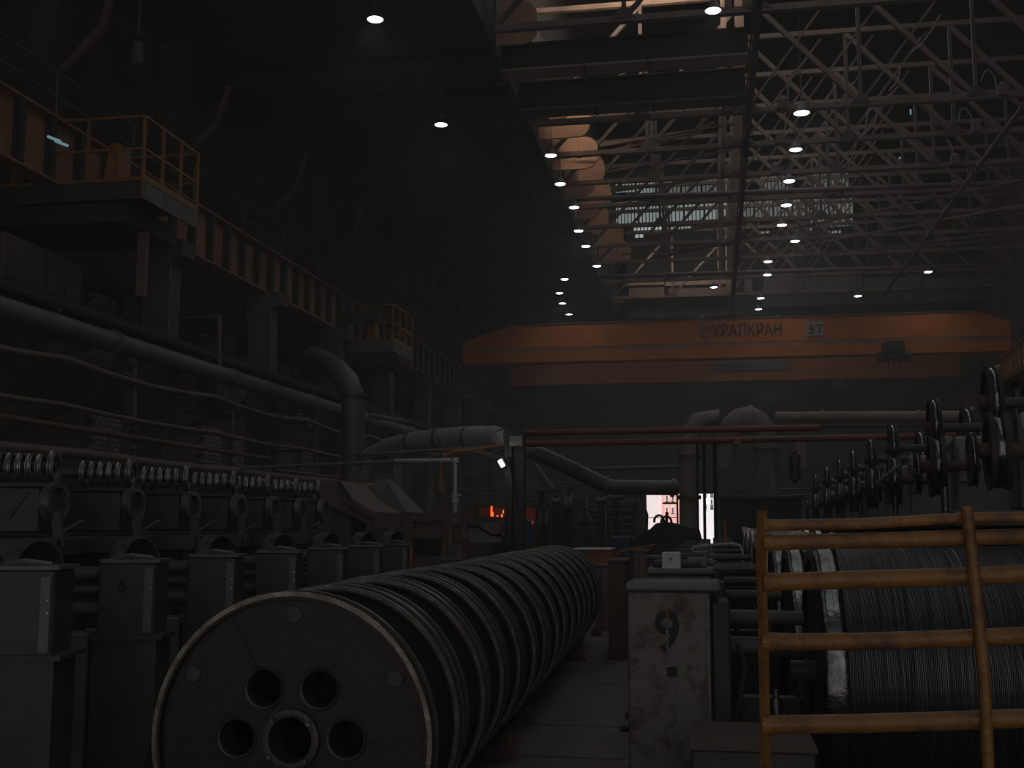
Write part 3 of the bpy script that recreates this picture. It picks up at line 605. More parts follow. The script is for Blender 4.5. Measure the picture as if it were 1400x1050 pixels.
# ================================================================== REELS IN THE AISLE
RR = .683
ca = PY(395, 1005, 5.2); cb = PY(761, 813, 16.8)
def make_reel(o, label):
    t = thing('cable_reel', (o.x, o.y, 0), label, 'reel', 'empty steel reels lying in a long row')
    L = .70; z = o.z; x = o.x; y = o.y
    for k, y0 in enumerate((y, y + L - .13)):
        prof = [(0, RR - .035), (0, RR - .004), (.006, RR), (.016, RR), (.026, RR - .016), (.106, RR - .016), (.114, RR), (.124, RR), (.13, RR - .004), (.13, RR - .035)]
        rim = MB().lathe(prof, (x, y0, z), (0, 1, 0), 96, closed=True).build('rim', 'reel_paint', t, smooth=True)
        for q in (0, .114): MB().lathe([(q - .001, RR - .022), (q - .001, RR), (q + .006, RR + .002), (q + .017, RR + .001), (q + .017, RR - .012)], (x, y0, z), (0, 1, 0), 96, closed=True).build('lip_highlight', 'lip_glint', t, smooth=True)  # brighter metal lips put the rim highlights into the colour
        holes = [(.268 * math.cos(R_(a)), .268 * math.sin(R_(a)), .082) for a in (2, 60, 121, 180, 240, 300)] + [(0, 0, .10)]
        plate('flange', RR - .03, holes, .014, (x, y0 + .045 + .04 * k, z), 'y', 'reel_paint', t)
    yf = y + .038
    for a in (2, 60, 121, 180, 240, 300):
        MB().lathe([(0, .082), (-.012, .086), (-.016, .094), (-.0, .1)], (x + .268 * math.cos(R_(a)), yf, z + .268 * math.sin(R_(a))), (0, 1, 0), 28).build('hole_rim', 'wheel_iron', t, smooth=True)
        MB().lathe([(0, .08), (.16, .08)], (x + .268 * math.cos(R_(a)), yf, z + .268 * math.sin(R_(a))), (0, 1, 0), 24).build('hole_sleeve', 'black_iron', t, smooth=True)
    for a in (30, 90, 150, 210, 270, 330):
        MB().lathe([(0, .038), (-.01, .036), (-.012, .001)], (x + .575 * math.cos(R_(a)), yf, z + .575 * math.sin(R_(a))), (0, 1, 0), 20).build('plug', 'plug_paint', t)
    for a in (60, 120, 180, 240, 300, 0):
        c, s = math.cos(R_(a)), math.sin(R_(a))
        MB().beam((x + .37 * c, yf, z + .37 * s), (x + .64 * c, yf, z + .64 * s), .014, .014, (0, 1, 0)).build('rib', 'reel_paint', t)
    MB().lathe([(.12, .1), (0, .1), (-.03, .105), (-.035, .125), (-.03, .14), (0, .142)], (x, yf, z), (0, 1, 0), 40).build('hub_collar', 'wheel_iron', t, smooth=True)
    for a in range(4):
        MB().lathe([(-.05, .001), (-.05, .014), (0, .014)], (x + .122 * math.cos(a * 1.57 + .7), yf, z + .122 * math.sin(a * 1.57 + .7)), (0, 1, 0), 6).build('bolt', 'worn_chrome', t)
    MB().lathe([(.05, .50), (L - .05, .50)], (x, y, z), (0, 1, 0), 64).build('barrel', 'girder_black', t, smooth=True)
    return t
NR = 15; reel0 = None
for i in range(NR):
    s = i / (NR - 1); o = ca.lerp(cb, s) + Vector(((random.random() - .5) * .03 if i else 0, 0, 0)); o.y = 5.2 + i * (16.1 - 5.2) / (NR - 1); o.z = .70
    lb = f'{ORD[i]} steel reel in the long row lying in the aisle' if i else 'nearest big steel reel with six round holes and a shiny hub'
    if i == NR - 1: lb = 'farthest steel reel, closing the long row in the aisle'
    if reel0 is None: reel0 = make_reel(o, lb)
    else: copy_tree(reel0, (o.x, o.y + random.uniform(-.03, .03), (o.z - .70) + random.uniform(-.008, .008)), lb)
# skids and chocks under the reels
for s, n_ in ((-1, 'left'), (1, 'right')):
    b = MB(); p = Vector((ca.x + s * .32, 4.9, 0)); q = Vector((cb.x + s * .32, 17.2, 0))
    tag(b.beam(p + Vector((0, 0, .045)), q + Vector((0, 0, .045)), .09, .09).build('skid_rail', 'dark_steel'), 'steel skid rail on the floor under the %s side of the reel row' % ('wall' if s < 0 else 'aisle'), 'rail')
for i, (px, py) in enumerate(((716, 985), (792, 900), (815, 866), (690, 1030))):
    p = PZ(px, py, .06)
    o = MB().prism([p + Vector((-.09, 0, -.06)), p + Vector((.1, 0, -.06)), p + Vector((.02, 0, .11)), p + Vector((-.07, 0, .05))], (0, .14, 0)).build('wheel_chock', 'concrete' if i == 0 else 'rust', bevel=.01)
    tag(o, ['pale wedge chock on the aisle floor beside the reel row', 'small rusty chock beside the reel row farther up the aisle', 'farthest rusty chock beside the reel row', 'rusty chock next to the pale chock, nearest the camera'][i], 'chock')

# ================================================================== RIGHT LINE: numbered pillars, rods, wound reels
XR0 = PY(972, 900, 6.5).x; XL0 = PY(858, 900, 6.5).x
YB = [6.5, 8.6, 10.7, 12.8, 14.9, 17.0, 19.1]
def make_pillar(Y, label, first):
    t = thing('machine_pillar', ((XL0 + XR0) / 2, Y, 0), label, 'machine pillar'); x0, x1 = XL0, XR0; zt = PY(900, 808, 6.5).z
    MB().box((x0, Y, .30), (x1, Y + .5, zt)).build('body', 'block_paint', t, bevel=.012)
    MB().box((x0 + .02, Y + .03, 0), (x1 - .1, Y + .5, .30)).build('plinth', 'black_iron', t)
    c = MB().box((x0 - .01, Y - .03, zt), (x1 + .06, Y + .55, zt + .045)); c.build('cap', 'grey_pipe', t, bevel=.012)
    MB().box((x1 - .018, Y - .012, .32), (x1 - .006, Y, zt - .04)).build('edge_strip', 'grey_pipe', t)
    MB().box((x1 + .005, Y + .05, .42), (x1 + .11, Y + .45, zt - .06)).build('side_housing', 'black_iron', t, bevel=.012)
    for (z, r, L) in ((zt - .16, .04, .52), (zt - .32, .055, .54), (zt + .12, .022, .3)):
        MB().tube([(x1 + .02, Y + .25, z), (x1 + L, Y + .25, z)], r, 18).build('roller_shaft', 'dark_steel', t, smooth=True)
    MB().tube([(x1 + .15, Y + .2, zt - .3), (x1 + .19, Y + .2, .9), (x1 + .12, Y + .2, .6), (x1 + .2, Y + .2, .45)], .018, 7).build('hose', 'black_iron', t, smooth=True)
    MB().box((x1 + .14, Y + .3, .3), (x1 + .5, Y + .42, .72)).build('lower_bracket', 'black_iron', t, bevel=.01)
    if not first:
        for z in (.08, .17): MB().box((x0 + .03, Y + .16, zt + .045), (x1 - .05, Y + .45, zt + .045 + z * .3)).build('slide_plate', 'dark_steel', t, bevel=.01)
        MB().box((x0 + .28, Y + .16, zt + .045), (x1 - .02, Y + .4, zt + .12)).build('cover_box', 'grey_pipe', t, bevel=.01)
    return t
pil = make_pillar(YB[0], 'nearest chipped grey machine pillar stencilled with a black 9', True)
q = PY(896, 892, 6.485); nine = text_mesh('stencil_number', '9', (PY(896, 835, 6.5).z - q.z) * 1.38, Vector((q.x, 6.496, q.z)), 'stencil', pil, .001, .95)
mnx = min(v.co.x for v in nine.data.vertices); mxx = max(v.co.x for v in nine.data.vertices); cx = (mnx + mxx) / 2
mz0 = min(v.co.z for v in nine.data.vertices); mz1 = max(v.co.z for v in nine.data.vertices)
gpx = cx + pil.location.x
MB().box((gpx - .006, 6.490, q.z - .005), (gpx + .006, 6.4965, q.z + (mz1 - mz0) + .005)).build('stencil_gap', 'block_paint', pil)
MB().box((PY(912, 915, 6.5).x, 6.494, PY(912, 925, 6.5).z), (PY(926, 915, 6.5).x, 6.5, PY(926, 912, 6.5).z)).build('stencil_mark', 'stencil', pil)
p2 = make_pillar(YB[1], 'second machine pillar behind the one marked 9, with a white box on top', False)
for i, Y in enumerate(YB[2:]): copy_tree(p2, (p2.location.x, Y, 0), f'{ORD[i + 2]} machine pillar in the file behind the one marked 9')
p = PY(917, 764, 8.62)
t = thing('control_box', p, 'small white switch box with a dark round dial on the second pillar', 'switch box')
a = PY(905, 771, 8.62); b = PY(930, 755, 8.62)
MB().box((a.x, 8.62, 1.363), (b.x, 8.74, b.z)).build('body', 'white_box', t, bevel=.006); MB().lathe([(-.012, .001), (-.012, .014), (0, .014)], (p.x, 8.62, p.z), (0, 1, 0), 14).build('dial', 'duct_brown', t)
o = tag(px_tube('tube_hoop', [(945, 752), (950, 747), (1000, 743), (1012, 746), (1015, 752), (1015, 768)], 9.6, .011, 'pale', 'x'), 'bent pale tube hoop over the pillars behind the white box', 'hoop')
def wound_reel(Y, X0, W, R, zc, label, wires=True):
    t = thing('wire_reel', (X0, Y, zc - R), label, 'reel', 'wire-wound reels along the right line')
    c = (X0, Y, zc)
    prof = [(0, R - .12), (0, R - .02), (.012, R - .008), (.035, R - .001), (.06, R - .004), (.07, R - .004), (.095, R - .001), (.118, R - .008), (.13, R - .02), (.13, R - .12)]
    for k in (0, 1):
        MB().lathe(prof, (X0 + k * (W - .13), Y, zc), (1, 0, 0), 96, closed=True).build('flange_rim', 'chrome', t, smooth=True)
        MB().lathe([(.02 if k == 0 else .07, .05), (.02 if k == 0 else .07, R - .1), (.06 if k == 0 else .11, R - .1), (.06 if k == 0 else .11, .05)], (X0 + k * (W - .13), Y, zc), (1, 0, 0), 48).build('flange', 'dark_steel', t)
    MB().lathe([(-.12, .001), (-.12, .06), (.1, .06)], c, (1, 0, 0), 20).build('hub', 'dark_steel', t, smooth=True)
    rnd = random.Random(3); w = MB(); prof = []; n = int((W - .26) / .0085) if wires else int((W - .26) / .03); st = (W - .26) / n
    for i in range(n):
        r = R - .035 - rnd.random() * .004 - (.006 if rnd.random() < .12 else 0)
        prof += [(.13 + st * i, r - .007), (.13 + st * (i + .35), r), (.13 + st * (i + .65), r)]
    w.lathe(prof, c, (1, 0, 0), 72); o = w.build('wound_wire', 'wire', t); o['kind'] = 'stuff'
    return t
X0 = PY(1126, 900, 6.15).x
r1 = wound_reel(6.9, X0, 1.75, .75, .86, 'nearest big reel wound full of grey steel wire behind the yellow guard')
r2 = wound_reel(9.3, X0, 1.12, .75, .80, 'second wire-wound reel behind the yellow guard, bright flange showing', False)
for i in range(6): copy_tree(r2, (X0, 11.6 + 2.3 * i, r2.location.z + .02 * i), f'{ORD[i + 2]} wire-wound reel in the line behind the yellow guard')
for i in range(2):
    Y = 6.9 + i * 2.4
    t = thing('reel_stand', (X0 + .3, Y, 0), ['dark floor cradle under the nearest wire-wound reel', 'dark floor cradle under the second wire-wound reel'][i], 'stand')
    MB().box((X0 - .1, Y - .5, 0), (X0 + (1.9 if i == 0 else 1.2), Y + .5, .08)).build('base', 'black_iron', t); MB().tube([(X0 - .05, Y, .1), (X0 - .05, Y, .82)], .05, 10).build('upright', 'black_iron', t)
a = PY(945, 1020, 5.6)
t = thing('floor_box', (a.x + .3, 5.8, 0), 'low grey-brown box on the floor beside the pillar marked 9', 'box')
b = PY(1115, 1019, 5.6); MB().box((a.x, 5.6, 0), (b.x, 6.3, a.z - .015)).build('body', 'dark_steel', t, bevel=.01); MB().box((a.x - .01, 5.59, a.z - .015), (b.x + .01, 6.31, a.z)).build('lid', 'wall_brown', t)
t = thing('glass_jar', PY(1062, 985, 6.8), 'small shiny bottle standing below the shafts behind the yellow guard', 'bottle')
p = PY(1062, 985, 6.8); MB().lathe([(0, .001), (0, .035), (.1, .035), (.13, .015), (.17, .015), (.17, .001)], p, (0, 0, 1), 16).build('body', 'worn_chrome', t, smooth=True)

# yellow guard frame
GY = 4.0
t = thing('guard_rail', PY(1045, 1050, GY), 'worn yellow tubular guard frame in front of the wire-wound reels', 'guard frame')
def gp(x, y, d=0): return PY(x, y, GY + d)
MB().tube([gp(1042, 698), gp(1041, 780), gp(1044, 880), gp(1047, 1060), gp(1049, 1180)], [.017] * 5, 4).build('stile', 'guard_yellow', t)
MB().tube([gp(1321, 692, -.04), gp(1327, 740, -.04), gp(1335, 820, -.04), gp(1345, 920, -.04), gp(1352, 1060, -.04), gp(1354, 1180, -.04)], .019, 10).build('stile', 'guard_yellow', t, smooth=True)
for (r, pts) in ((.019, [(1048, 718), (1180, 716), (1320, 708), (1420, 707)]), (.026, [(1048, 742), (1180, 739), (1330, 735), (1420, 733)]), (.030, [(1048, 796), (1180, 792), (1330, 788), (1420, 783)]),
                 (.029, [(1046, 878), (1180, 877), (1335, 872), (1420, 868)]), (.031, [(1046, 991), (1180, 989), (1345, 984), (1420, 981)])):
    MB().tube([gp(*q) for q in pts], r, 16).build('rail', 'guard_yellow', t, smooth=True)
    MB().tube([gp(pts[0][0] - 4, pts[0][1]), gp(pts[0][0] + 8, pts[0][1])], r * 1.12, 14).build('weld_joint', 'guard_yellow', t)
MB().cb(PY(1049, 1180, GY) + Vector((0, 0, 0)), (.12, .12, .02)).build('foot', 'guard_yellow', t)

# right pulley machines
YW = [9.35, 11.8, 14.5, 16.5, 18.6, 20.6, 22.9, 25.4]
def pulley(mb, c, r, w, ax, n=48):
    mb.lathe([(-w / 2, r * .8), (-w / 2, r), (-w * .36, r), (-w * .12, r * .9), (w * .12, r * .9), (w * .36, r), (w / 2, r), (w / 2, r * .8)], c, ax, n); return mb
def pulley_machine(Y, label, X, mir=1, k=1.0):
    t = thing('pulley_machine', (X, Y, 0), label, 'wire machine')
    def wheel(x, y, z, r, w, nm='pulley_wheel'):
        ax_ = (1, .06 * mir, 0)
        for s0, s1 in ((-.5, -.2), (.2, .5)): MB().lathe([(w * s0, r * .8), (w * s0, r * (1 if s0 < 0 else .93)), (w * s1, r * (.93 if s0 < 0 else 1)), (w * s1, r * .8)], (x, y, z), ax_, 48, closed=True).build(nm, 'wheel_iron', t, smooth=True)
        MB().lathe([(-w * .2, r * .9), (-w * .08, r * .925), (w * .08, r * .925), (w * .2, r * .9)], (x, y, z), ax_, 48).build('groove', 'chrome', t, smooth=True)
        MB().lathe([(-w * .3, .001), (-w * .3, r * .82), (w * .3, r * .82), (w * .3, .001)], (x, y, z), (1, .06 * mir, 0), 32).build('web', 'black_iron', t)
        MB().lathe([(-w * .9, .001), (-w * .9, r * .2), (w * .9, r * .2), (w * .9, .001)], (x, y, z), (1, .06 * mir, 0), 16).build('hub', 'rust', t, smooth=True)
    wheel(X, Y + .28, 2.66, .31, .11); wheel(X + mir * .33, Y + .6, 2.60, .30, .12)
    wheel(X, Y, 2.26, .31, .15); wheel(X - mir * .18, Y + .1, 2.2, .22, .05, 'small_wheel')
    MB().tube([(X - mir * .05, Y + .3, 2.66), (X + mir * 1.1, Y + .3, 2.66)], .045, 12).build('upper_shaft', 'dark_steel', t, smooth=True)
    MB().tube([(X - mir * .2, Y, 2.26), (X + mir * .4, Y, 2.26)], .05, 12).build('lower_shaft', 'rust', t, smooth=True)
    MB().box((X + mir * .16, Y + .05, 1.80), (X + mir * 1.6, Y + 1.25, 2.56)).build('gear_cabinet', 'grey_green', t, bevel=.03)
    MB().box((X + mir * .2, Y + .0, 2.1), (X + mir * .3, Y + .05, 2.45)).build('inspection_cover', 'grey_green', t, bevel=.01)
    MB().box((X + mir * .5, Y + .3, 2.56), (X + mir * .7, Y + .6, 2.8)).build('bearing_block', 'grey_green', t, bevel=.02)
    MB().box((X - mir * .35, Y - .3, 1.68), (X + mir * 1.7, Y + 1.5, 1.80)).build('bench', 'dark_steel', t, bevel=.01)
    for (dx, dy) in ((-.2, 0), (-.2, 1.4), (1.5, 0), (1.5, 1.4)): MB().box((X + mir * dx - .06, Y + dy - .06, 0), (X + mir * dx + .06, Y + dy + .06, 1.68)).build('leg', 'black_iron', t)
    MB().box((X + mir * .1, Y + .1, .9), (X + mir * 1.4, Y + 1.2, 1.68)).build('gearbox', 'black_iron', t, bevel=.03)
    MB().tube([(X - mir * .4, Y - .1, 1.74), (X - mir * .4, Y - .1, 1.98)], .03, 10).build('cylinder', 'worn_chrome', t, smooth=True)
    return t
pm = turn(pulley_machine(YW[0], 'nearest grey-green pulley machine at the right edge, its wheels tallest', 2.18), -9)
for i, Y in enumerate(YW[1:]): copy_tree(pm, (2.18, Y, -.03 * i), f'{ORD[i + 1]} pulley machine in the rising row on the right')
tag(MB().tube([PY(1199, 660, 13.2), PY(1232, 635, 13.2)], .02, 8).build('control_lever', 'grey_pipe', smooth=True), 'pale slanting control lever on the third pulley machine', 'lever')
# yellow walkway at right edge
t = thing('side_walkway', PY(1375, 530, 24), 'yellow barred walkway at the right edge above the pulley wheels', 'walkway')
a = PY(1362, 532, 26); b = PY(1400, 515, 18)
MB().beam(a, b + (b - a) * .6, .5, .06).build('deck', 'yellow', t)
for k in range(16):
    p = a + (b - a) * (k / 10.0); MB().beam(p, p + Vector((0, 0, .55)), .035).build('bar', 'yellow', t)
MB().beam(a + Vector((0, 0, .55)), b + (b - a) * .6 + Vector((0, 0, .55)), .04).build('rail', 'yellow', t)
MB().tube([PY(1369, 532, 24), PY(1371, 600, 24)], .05, 8).build('post', 'yellow', t)
t = thing('side_cabinet', PY(1400, 560, 20), 'grey box cabinet at the right edge under the yellow walkway', 'cabinet')
p = PY(1410, 562, 20); MB().cb(p, (.9, 1.2, .8)).build('body', 'wall_grey', t, bevel=.02); MB().cb(p - Vector((.2, .62, 0)), (.4, .03, .6)).build('door', 'grey_green', t); MB().box((p.x - .1, p.y - .1, 0), (p.x + .1, p.y + .1, p.z - .4)).build('post', 'black_iron', t)
# right wall crane track
t = thing('right_runway_girder', (14.9, 30, 8.1), 'dark runway girder on the right wall carrying the crane ends', 'girder')
MB().box((14.7, 12, 8.1), (15.2, 73, 9.4)).build('web', 'girder_red', t); MB().box((14.5, 12, 9.4), (15.3, 73, 9.46)).build('top_flange', 'girder_red', t)
for i in range(8): 
    c = MB().box((14.6, 24 + i * 6, 0), (15.4, 24.6 + i * 6, 8.1)); tag(c.build('steel_column', 'wall_brown', bevel=.02), f'{ORD[i]} dark wall column under the right runway girder', 'column', 'dark columns along the right wall')

# ================================================================== LEFT LINE
XB = -3.87
cs = [30, 175, 290, 378, 445, 497, 537]
def left_pillar(X, Y, label, n=''):
    t = thing('machine_pillar', (X, Y, 0), label, 'machine pillar'); w = .19
    MB().box((X - w, Y, .62 + .32), (X + w, Y + .34, 1.44)).build('body', 'grey_blue', t, bevel=.012)
    MB().box((X + w - .075, Y - .012, .98), (X + w - .02, Y, 1.40)).build('edge_plate', 'grey_pipe', t)
    for z in (1.2, 1.27): MB().tube([(X + w - .03, Y - .02, z), (X + w - .03, Y - .005, z)], .008, 8).build('bolt', 'chrome', t)
    MB().prism([(X - w - .02, Y - .02, 0), (X + w - .08, Y - .02, 0), (X + w + .02, Y - .02, .30), (X + w + .02, Y - .02, .94), (X - w - .02, Y - .02, .94)], (0, .38, 0)).build('pedestal', 'grey_blue', t)
    MB().box((X - w - .05, Y - .04, .935), (X + w + .06, Y + .4, .965)).build('shelf_plate', 'dark_steel', t)
    MB().box((X - w + .01, Y - .006, 1.44), (X + w + .02, Y + .36, 1.462)).build('cap', 'grey_pipe', t)
    # half-sunk drum showing above the pillar
    MB().lathe([(-.08, .158), (-.08, .17), (.05, .17), (.05, .158)], (X + .0, Y + .2, 1.44), (1, -.62, 0), 40, closed=True).build('drum_ring', 'drum_steel', t, smooth=True)
    MB().lathe([(-.06, .001), (-.06, .157), (-.03, .157), (-.03, .001)], (X + .0, Y + .2, 1.44), (1, -.62, 0), 32).build('drum_web', 'black_iron', t)
    MB().tube([(X - .1, Y + .05, 1.47), (X + .03, Y - .03, 1.49), (X + .16, Y + .02, 1.47)], .018, 6).build('clamp', 'grey_pipe', t)
    for (z, r) in ((1.36, .05), (1.25, .04), (1.12, .06)): MB().tube([(X - w - .5, Y + .17, z), (X - w, Y + .17, z)], r, 16).build('roller_shaft', 'dark_steel', t, smooth=True)
    MB().box((X - w - .31, Y - .05, .05), (X - w - .04, Y + .2, .98)).build('side_guard', 'grey_pipe', t, bevel=.01)
    if n:
        b = text_mesh('stencil_number', n, .14, Vector((X - .04, Y - .003, 1.29)), 'stencil', t, .001)
    return t
lp = None
for i, c in enumerate(cs):
    Y = XB * -1560 / (975 - c) * 1.0
    p = PX(c, 770, XB)
    if lp is None: lp = turn(left_pillar(XB, p.y, 'nearest dark pillar with a half-sunk drum ring, at the left edge'), 13)
    else: copy_tree(lp, (XB, p.y, 0), ['', 'second dark pillar with drum ring, left of the big nearest reel', 'third dark pillar with a half-sunk drum ring in the left line', 'fourth dark pillar with a half-sunk drum ring in the left line', 'fifth dark pillar with a half-sunk drum ring in the left line', 'sixth dark pillar with a half-sunk drum ring in the left line', 'farthest dark pillar of the left line, beside the brown manifold'][i])
p0 = PX(cs[1], 770, XB)
lp2 = [o for o in COL.objects if o.get('label', '').startswith('second dark pillar')][0]
text_mesh('stencil_number', '6', .13, Vector((XB - .06, p0.y - .004, 1.24)), 'stencil', lp2, .001)
XS = -5.7
def spool_machine(X, Y, label):
    t = thing('spool_machine', (X, Y, 0), label, 'wire machine')
    MB().box((X - .55, Y, 1.62), (X + .02, Y + .8, 2.02)).build('gear_cabinet', 'grey_blue', t, bevel=.02)
    MB().box((X - .6, Y - .02, 2.02), (X + .08, Y + .85, 2.045)).build('top_plate', 'dark_steel', t)
    MB().prism([(X - .38, Y - .02, 1.98), (X - .08, Y - .02, 1.98), (X - .23, Y - .02, 1.74)], (0, .02, 0)).build('gusset_cover', 'dark_steel', t)
    MB().box((X - .7, Y - .1, 1.42), (X + .2, Y + .95, 1.58)).build('bench', 'dark_steel', t, bevel=.01)
    for (dx, dy) in ((-.6, 0), (.05, 0), (-.6, .8), (.05, .8)): MB().box((X + dx, Y + dy, 0), (X + dx + .1, Y + dy + .1, 1.42)).build('leg', 'black_iron', t)
    MB().box((X - .5, Y + .05, .7), (X, Y + .7, 1.42)).build('gearbox', 'black_iron', t, bevel=.02)
    for k in range(5):
        pulley(MB(), (X - .42 + k * .085, Y + .3, 2.2), .135 - .004 * k, .05, (1, 0, 0), 28).build('spool_ring', 'drum_steel', t, smooth=True)
    MB().tube([(X - .85, Y + .3, 2.2), (X + .05, Y + .3, 2.2)], .05, 12).build('spool_shaft', 'dark_steel', t, smooth=True)
    pulley(MB(), (X + .03, Y + .3, 2.2), .15, .05, (1, 0, 0), 28).build('end_ring', 'drum_steel', t, smooth=True)
    MB().lathe([(-.04, .13), (-.04, .175), (.04, .175), (.04, .13)], (X + .12, Y + .05, 1.88), (1, -.3, 0), 32, closed=True).build('guide_wheel', 'drum_steel', t, smooth=True)
    MB().lathe([(-.02, .001), (-.02, .13), (.02, .13), (.02, .001)], (X + .10, Y + .05, 1.88), (1, -.3, 0), 24).build('guide_web', 'wall_brown', t)
    MB().beam((X + .15, Y, 1.8), (X + .2, Y, 1.5), .08).build('wheel_arm', 'dark_steel', t)
    MB().tube([(X + .22, Y - .1, 1.62), (X + .4, Y - .12, 1.73)], .012, 6).build('lever', 'grey_pipe', t)
    return t
sp = None
for i, c in enumerate((62, 172, 252, 318, 366, 405, 436)):
    y = PX(c, 650, XS + .05).y
    if sp is None: sp = turn(spool_machine(XS, y, 'nearest spool machine with ringed spool on top, at the left edge'), 16)
    else: copy_tree(sp, (XS, y, 0), f'{ORD[i]} spool machine with ringed spool in the left row' if i < 6 else 'last spool machine of the left row, before the brown sloping hood')

# ================================================================== MIDDLE DISTANCE
def px_thing(name, p, label, cat, group=None): return thing(name, p, label, cat, group)
# dark upright duct with elbow
Y = 27.0
t = thing('upright_duct', PY(483, 690, Y), 'dark blue-grey upright duct curving over under the farther platform', 'duct')
MB().tube([(PY(483, 720, Y).x, Y, 0), PY(483, 560, Y), PY(481, 540, Y), PY(474, 522, Y), PY(462, 508, Y + .3), PY(445, 497, Y + .8), PY(428, 488, Y + 1.6)], .3, 22).build('run', 'duct', t, smooth=True)
for (px, py) in ((483, 540), (483, 620)): MB().lathe([(-.04, .3), (-.04, .35), (.04, .35), (.04, .3)], PY(px, py, Y), (0, 0, 1), 22).build('joint', 'duct', t)
t = thing('fume_hood', PY(520, 690, 24), 'grey pyramid fume hood at the foot of the dark upright duct', 'hood')
a, b, c_, d_ = PY(497, 700, 24), PY(556, 700, 24), PY(515, 655, 24.6), PY(528, 655, 24.6); dv = Vector((0, 1.6, 0))
MB().add([a, b, b + dv, a + dv, c_, d_, d_ + Vector((0, .4, 0)), c_ + Vector((0, .4, 0))], [(0, 1, 5, 4), (1, 2, 6, 5), (2, 3, 7, 6), (3, 0, 4, 7), (4, 5, 6, 7)]).build('cone', 'duct', t)
MB().box(a - Vector((0, .02, .35)), b + Vector((0, 1.6, 0))).build('skirt', 'wall_brown', t)
# brown sloping hood left of it
t = thing('sloping_hood', PY(440, 670, 19), 'brown boxed hood sloping down to the right behind the spool machines', 'hood')
MB().prism([PY(418, 661, 19), PY(462, 657, 19), PY(481, 681, 19), PY(512, 700, 19), PY(512, 722, 19), PY(470, 700, 19), PY(425, 680, 19)], (0, 1.6, 0)).build('shell', 'brown_pipe', t)
MB().beam(PY(470, 681, 18.95), PY(512, 708, 18.95), .1, .1).build('rib', 'rust', t); MB().beam(PY(463, 658, 18.9), PY(480, 683, 18.9), .05, .05).build('seam', 'black_iron', t)
MB().box(PY(425, 690, 19.1), PY(500, 760, 20)).build('base', 'wall_brown', t)
# foil insulated duct
t = thing('insulated_duct', PY(600, 600, 24), 'silvery foil-wrapped duct rising to a bulging end beside the dark post', 'duct')
pts = [(500, 622, 26), (530, 609, 25.6), (561, 603, 25.2), (600, 599, 24.8), (640, 598, 24.4), (672, 598, 24.1), (684, 603, 24), (690, 614, 24)]
PP = [PY(*q) for q in pts]
MB().tube(PP[:5], [.13, .17, .2, .22, .235], 20).build('run', 'foil', t, smooth=True)
MB().tube([PP[3].lerp(PP[4], .6), PP[4], PP[5], PP[6], PP[7]], [.235, .25, .255, .23, .2], 22).build('elbow_wrap', 'foil', t, smooth=True)
for k, q in enumerate((.0, .0, .0)):
    p = PP[2 + k]; MB().lathe([(-.03, .2 + .012 * k), (-.03, .235 + .01 * k), (.03, .235 + .01 * k), (.03, .2)], p, (PP[3 + k] - PP[2 + k]), 20).build('band', 'duct', t)
for k in range(4):
    MB().lathe([(-.02, .2), (-.02, .27), (.02, .27), (.02, .2)], PP[5].lerp(PP[6], k / 4) , (PP[6] - PP[5]), 20).build('ring', 'foil', t)
for k, (x, y) in enumerate(((693, 602), (699, 601))): MB().lathe([(-.03, .1), (-.03, .17), (.03, .17), (.03, .1)], PY(x, y, 23.6), (1, 0, 0), 18).build('flange', 'panel_pale', t)
# dark post
Y = 17.5
t = thing('steel_post', PY(702, 760, Y), 'dark double steel post standing behind the row of reels', 'post')
zt = PY(702, 597, Y).z
for (u, v) in ((690, 700), (704, 716)): MB().box((PY(u, 700, Y).x, Y, 0), (PY(v, 700, Y).x, Y + .18, zt)).build('channel', 'black_iron', t)
MB().box((PY(688, 700, Y).x, Y - .02, zt), (PY(718, 700, Y).x, Y + .22, zt + .08)).build('cap', 'dark_steel', t)
for k in range(7): MB().box((PY(698, 700, Y).x, Y + .04, .5 + k * .42), (PY(706, 700, Y).x, Y + .1, .58 + k * .42)).build('batten', 'black_iron', t)
MB().tube([PY(693, 625, Y - .1), PY(699, 660, Y - .1), PY(698, 700, Y - .1), PY(694, 745, Y - .1)], .02, 6).build('conduit', 'truss_dark', t)
q = PY(706, 603, Y - .1); MB().lathe([(-.1, .02), (-.1, .08), (.1, .08), (.1, .02)], q, (1, 0, 0), 14).build('bracket', 'panel_pale', t)
a = PY(683, 629, Y - .2); b = PY(688, 638, Y - .2)
t = thing('work_lamp', a, 'bright tilted work lamp clipped to the dark double post', 'lamp')
MB().tube([a, b], .036, 12).build('tube', 'work_lens', t, smooth=True); MB().beam(a + Vector((.03, .07, .03)), b + Vector((.03, .07, .03)), .14, .03).build('reflector', 'duct', t); MB().beam(b + Vector((0, .06, 0)), PY(692, 640, Y), .03).build('arm', 'black_iron', t)
light('POINT', 'work_lamp_light', a + Vector((-.1, -.25, 0)), 1.5, (.75, .97, 1), size=.08)
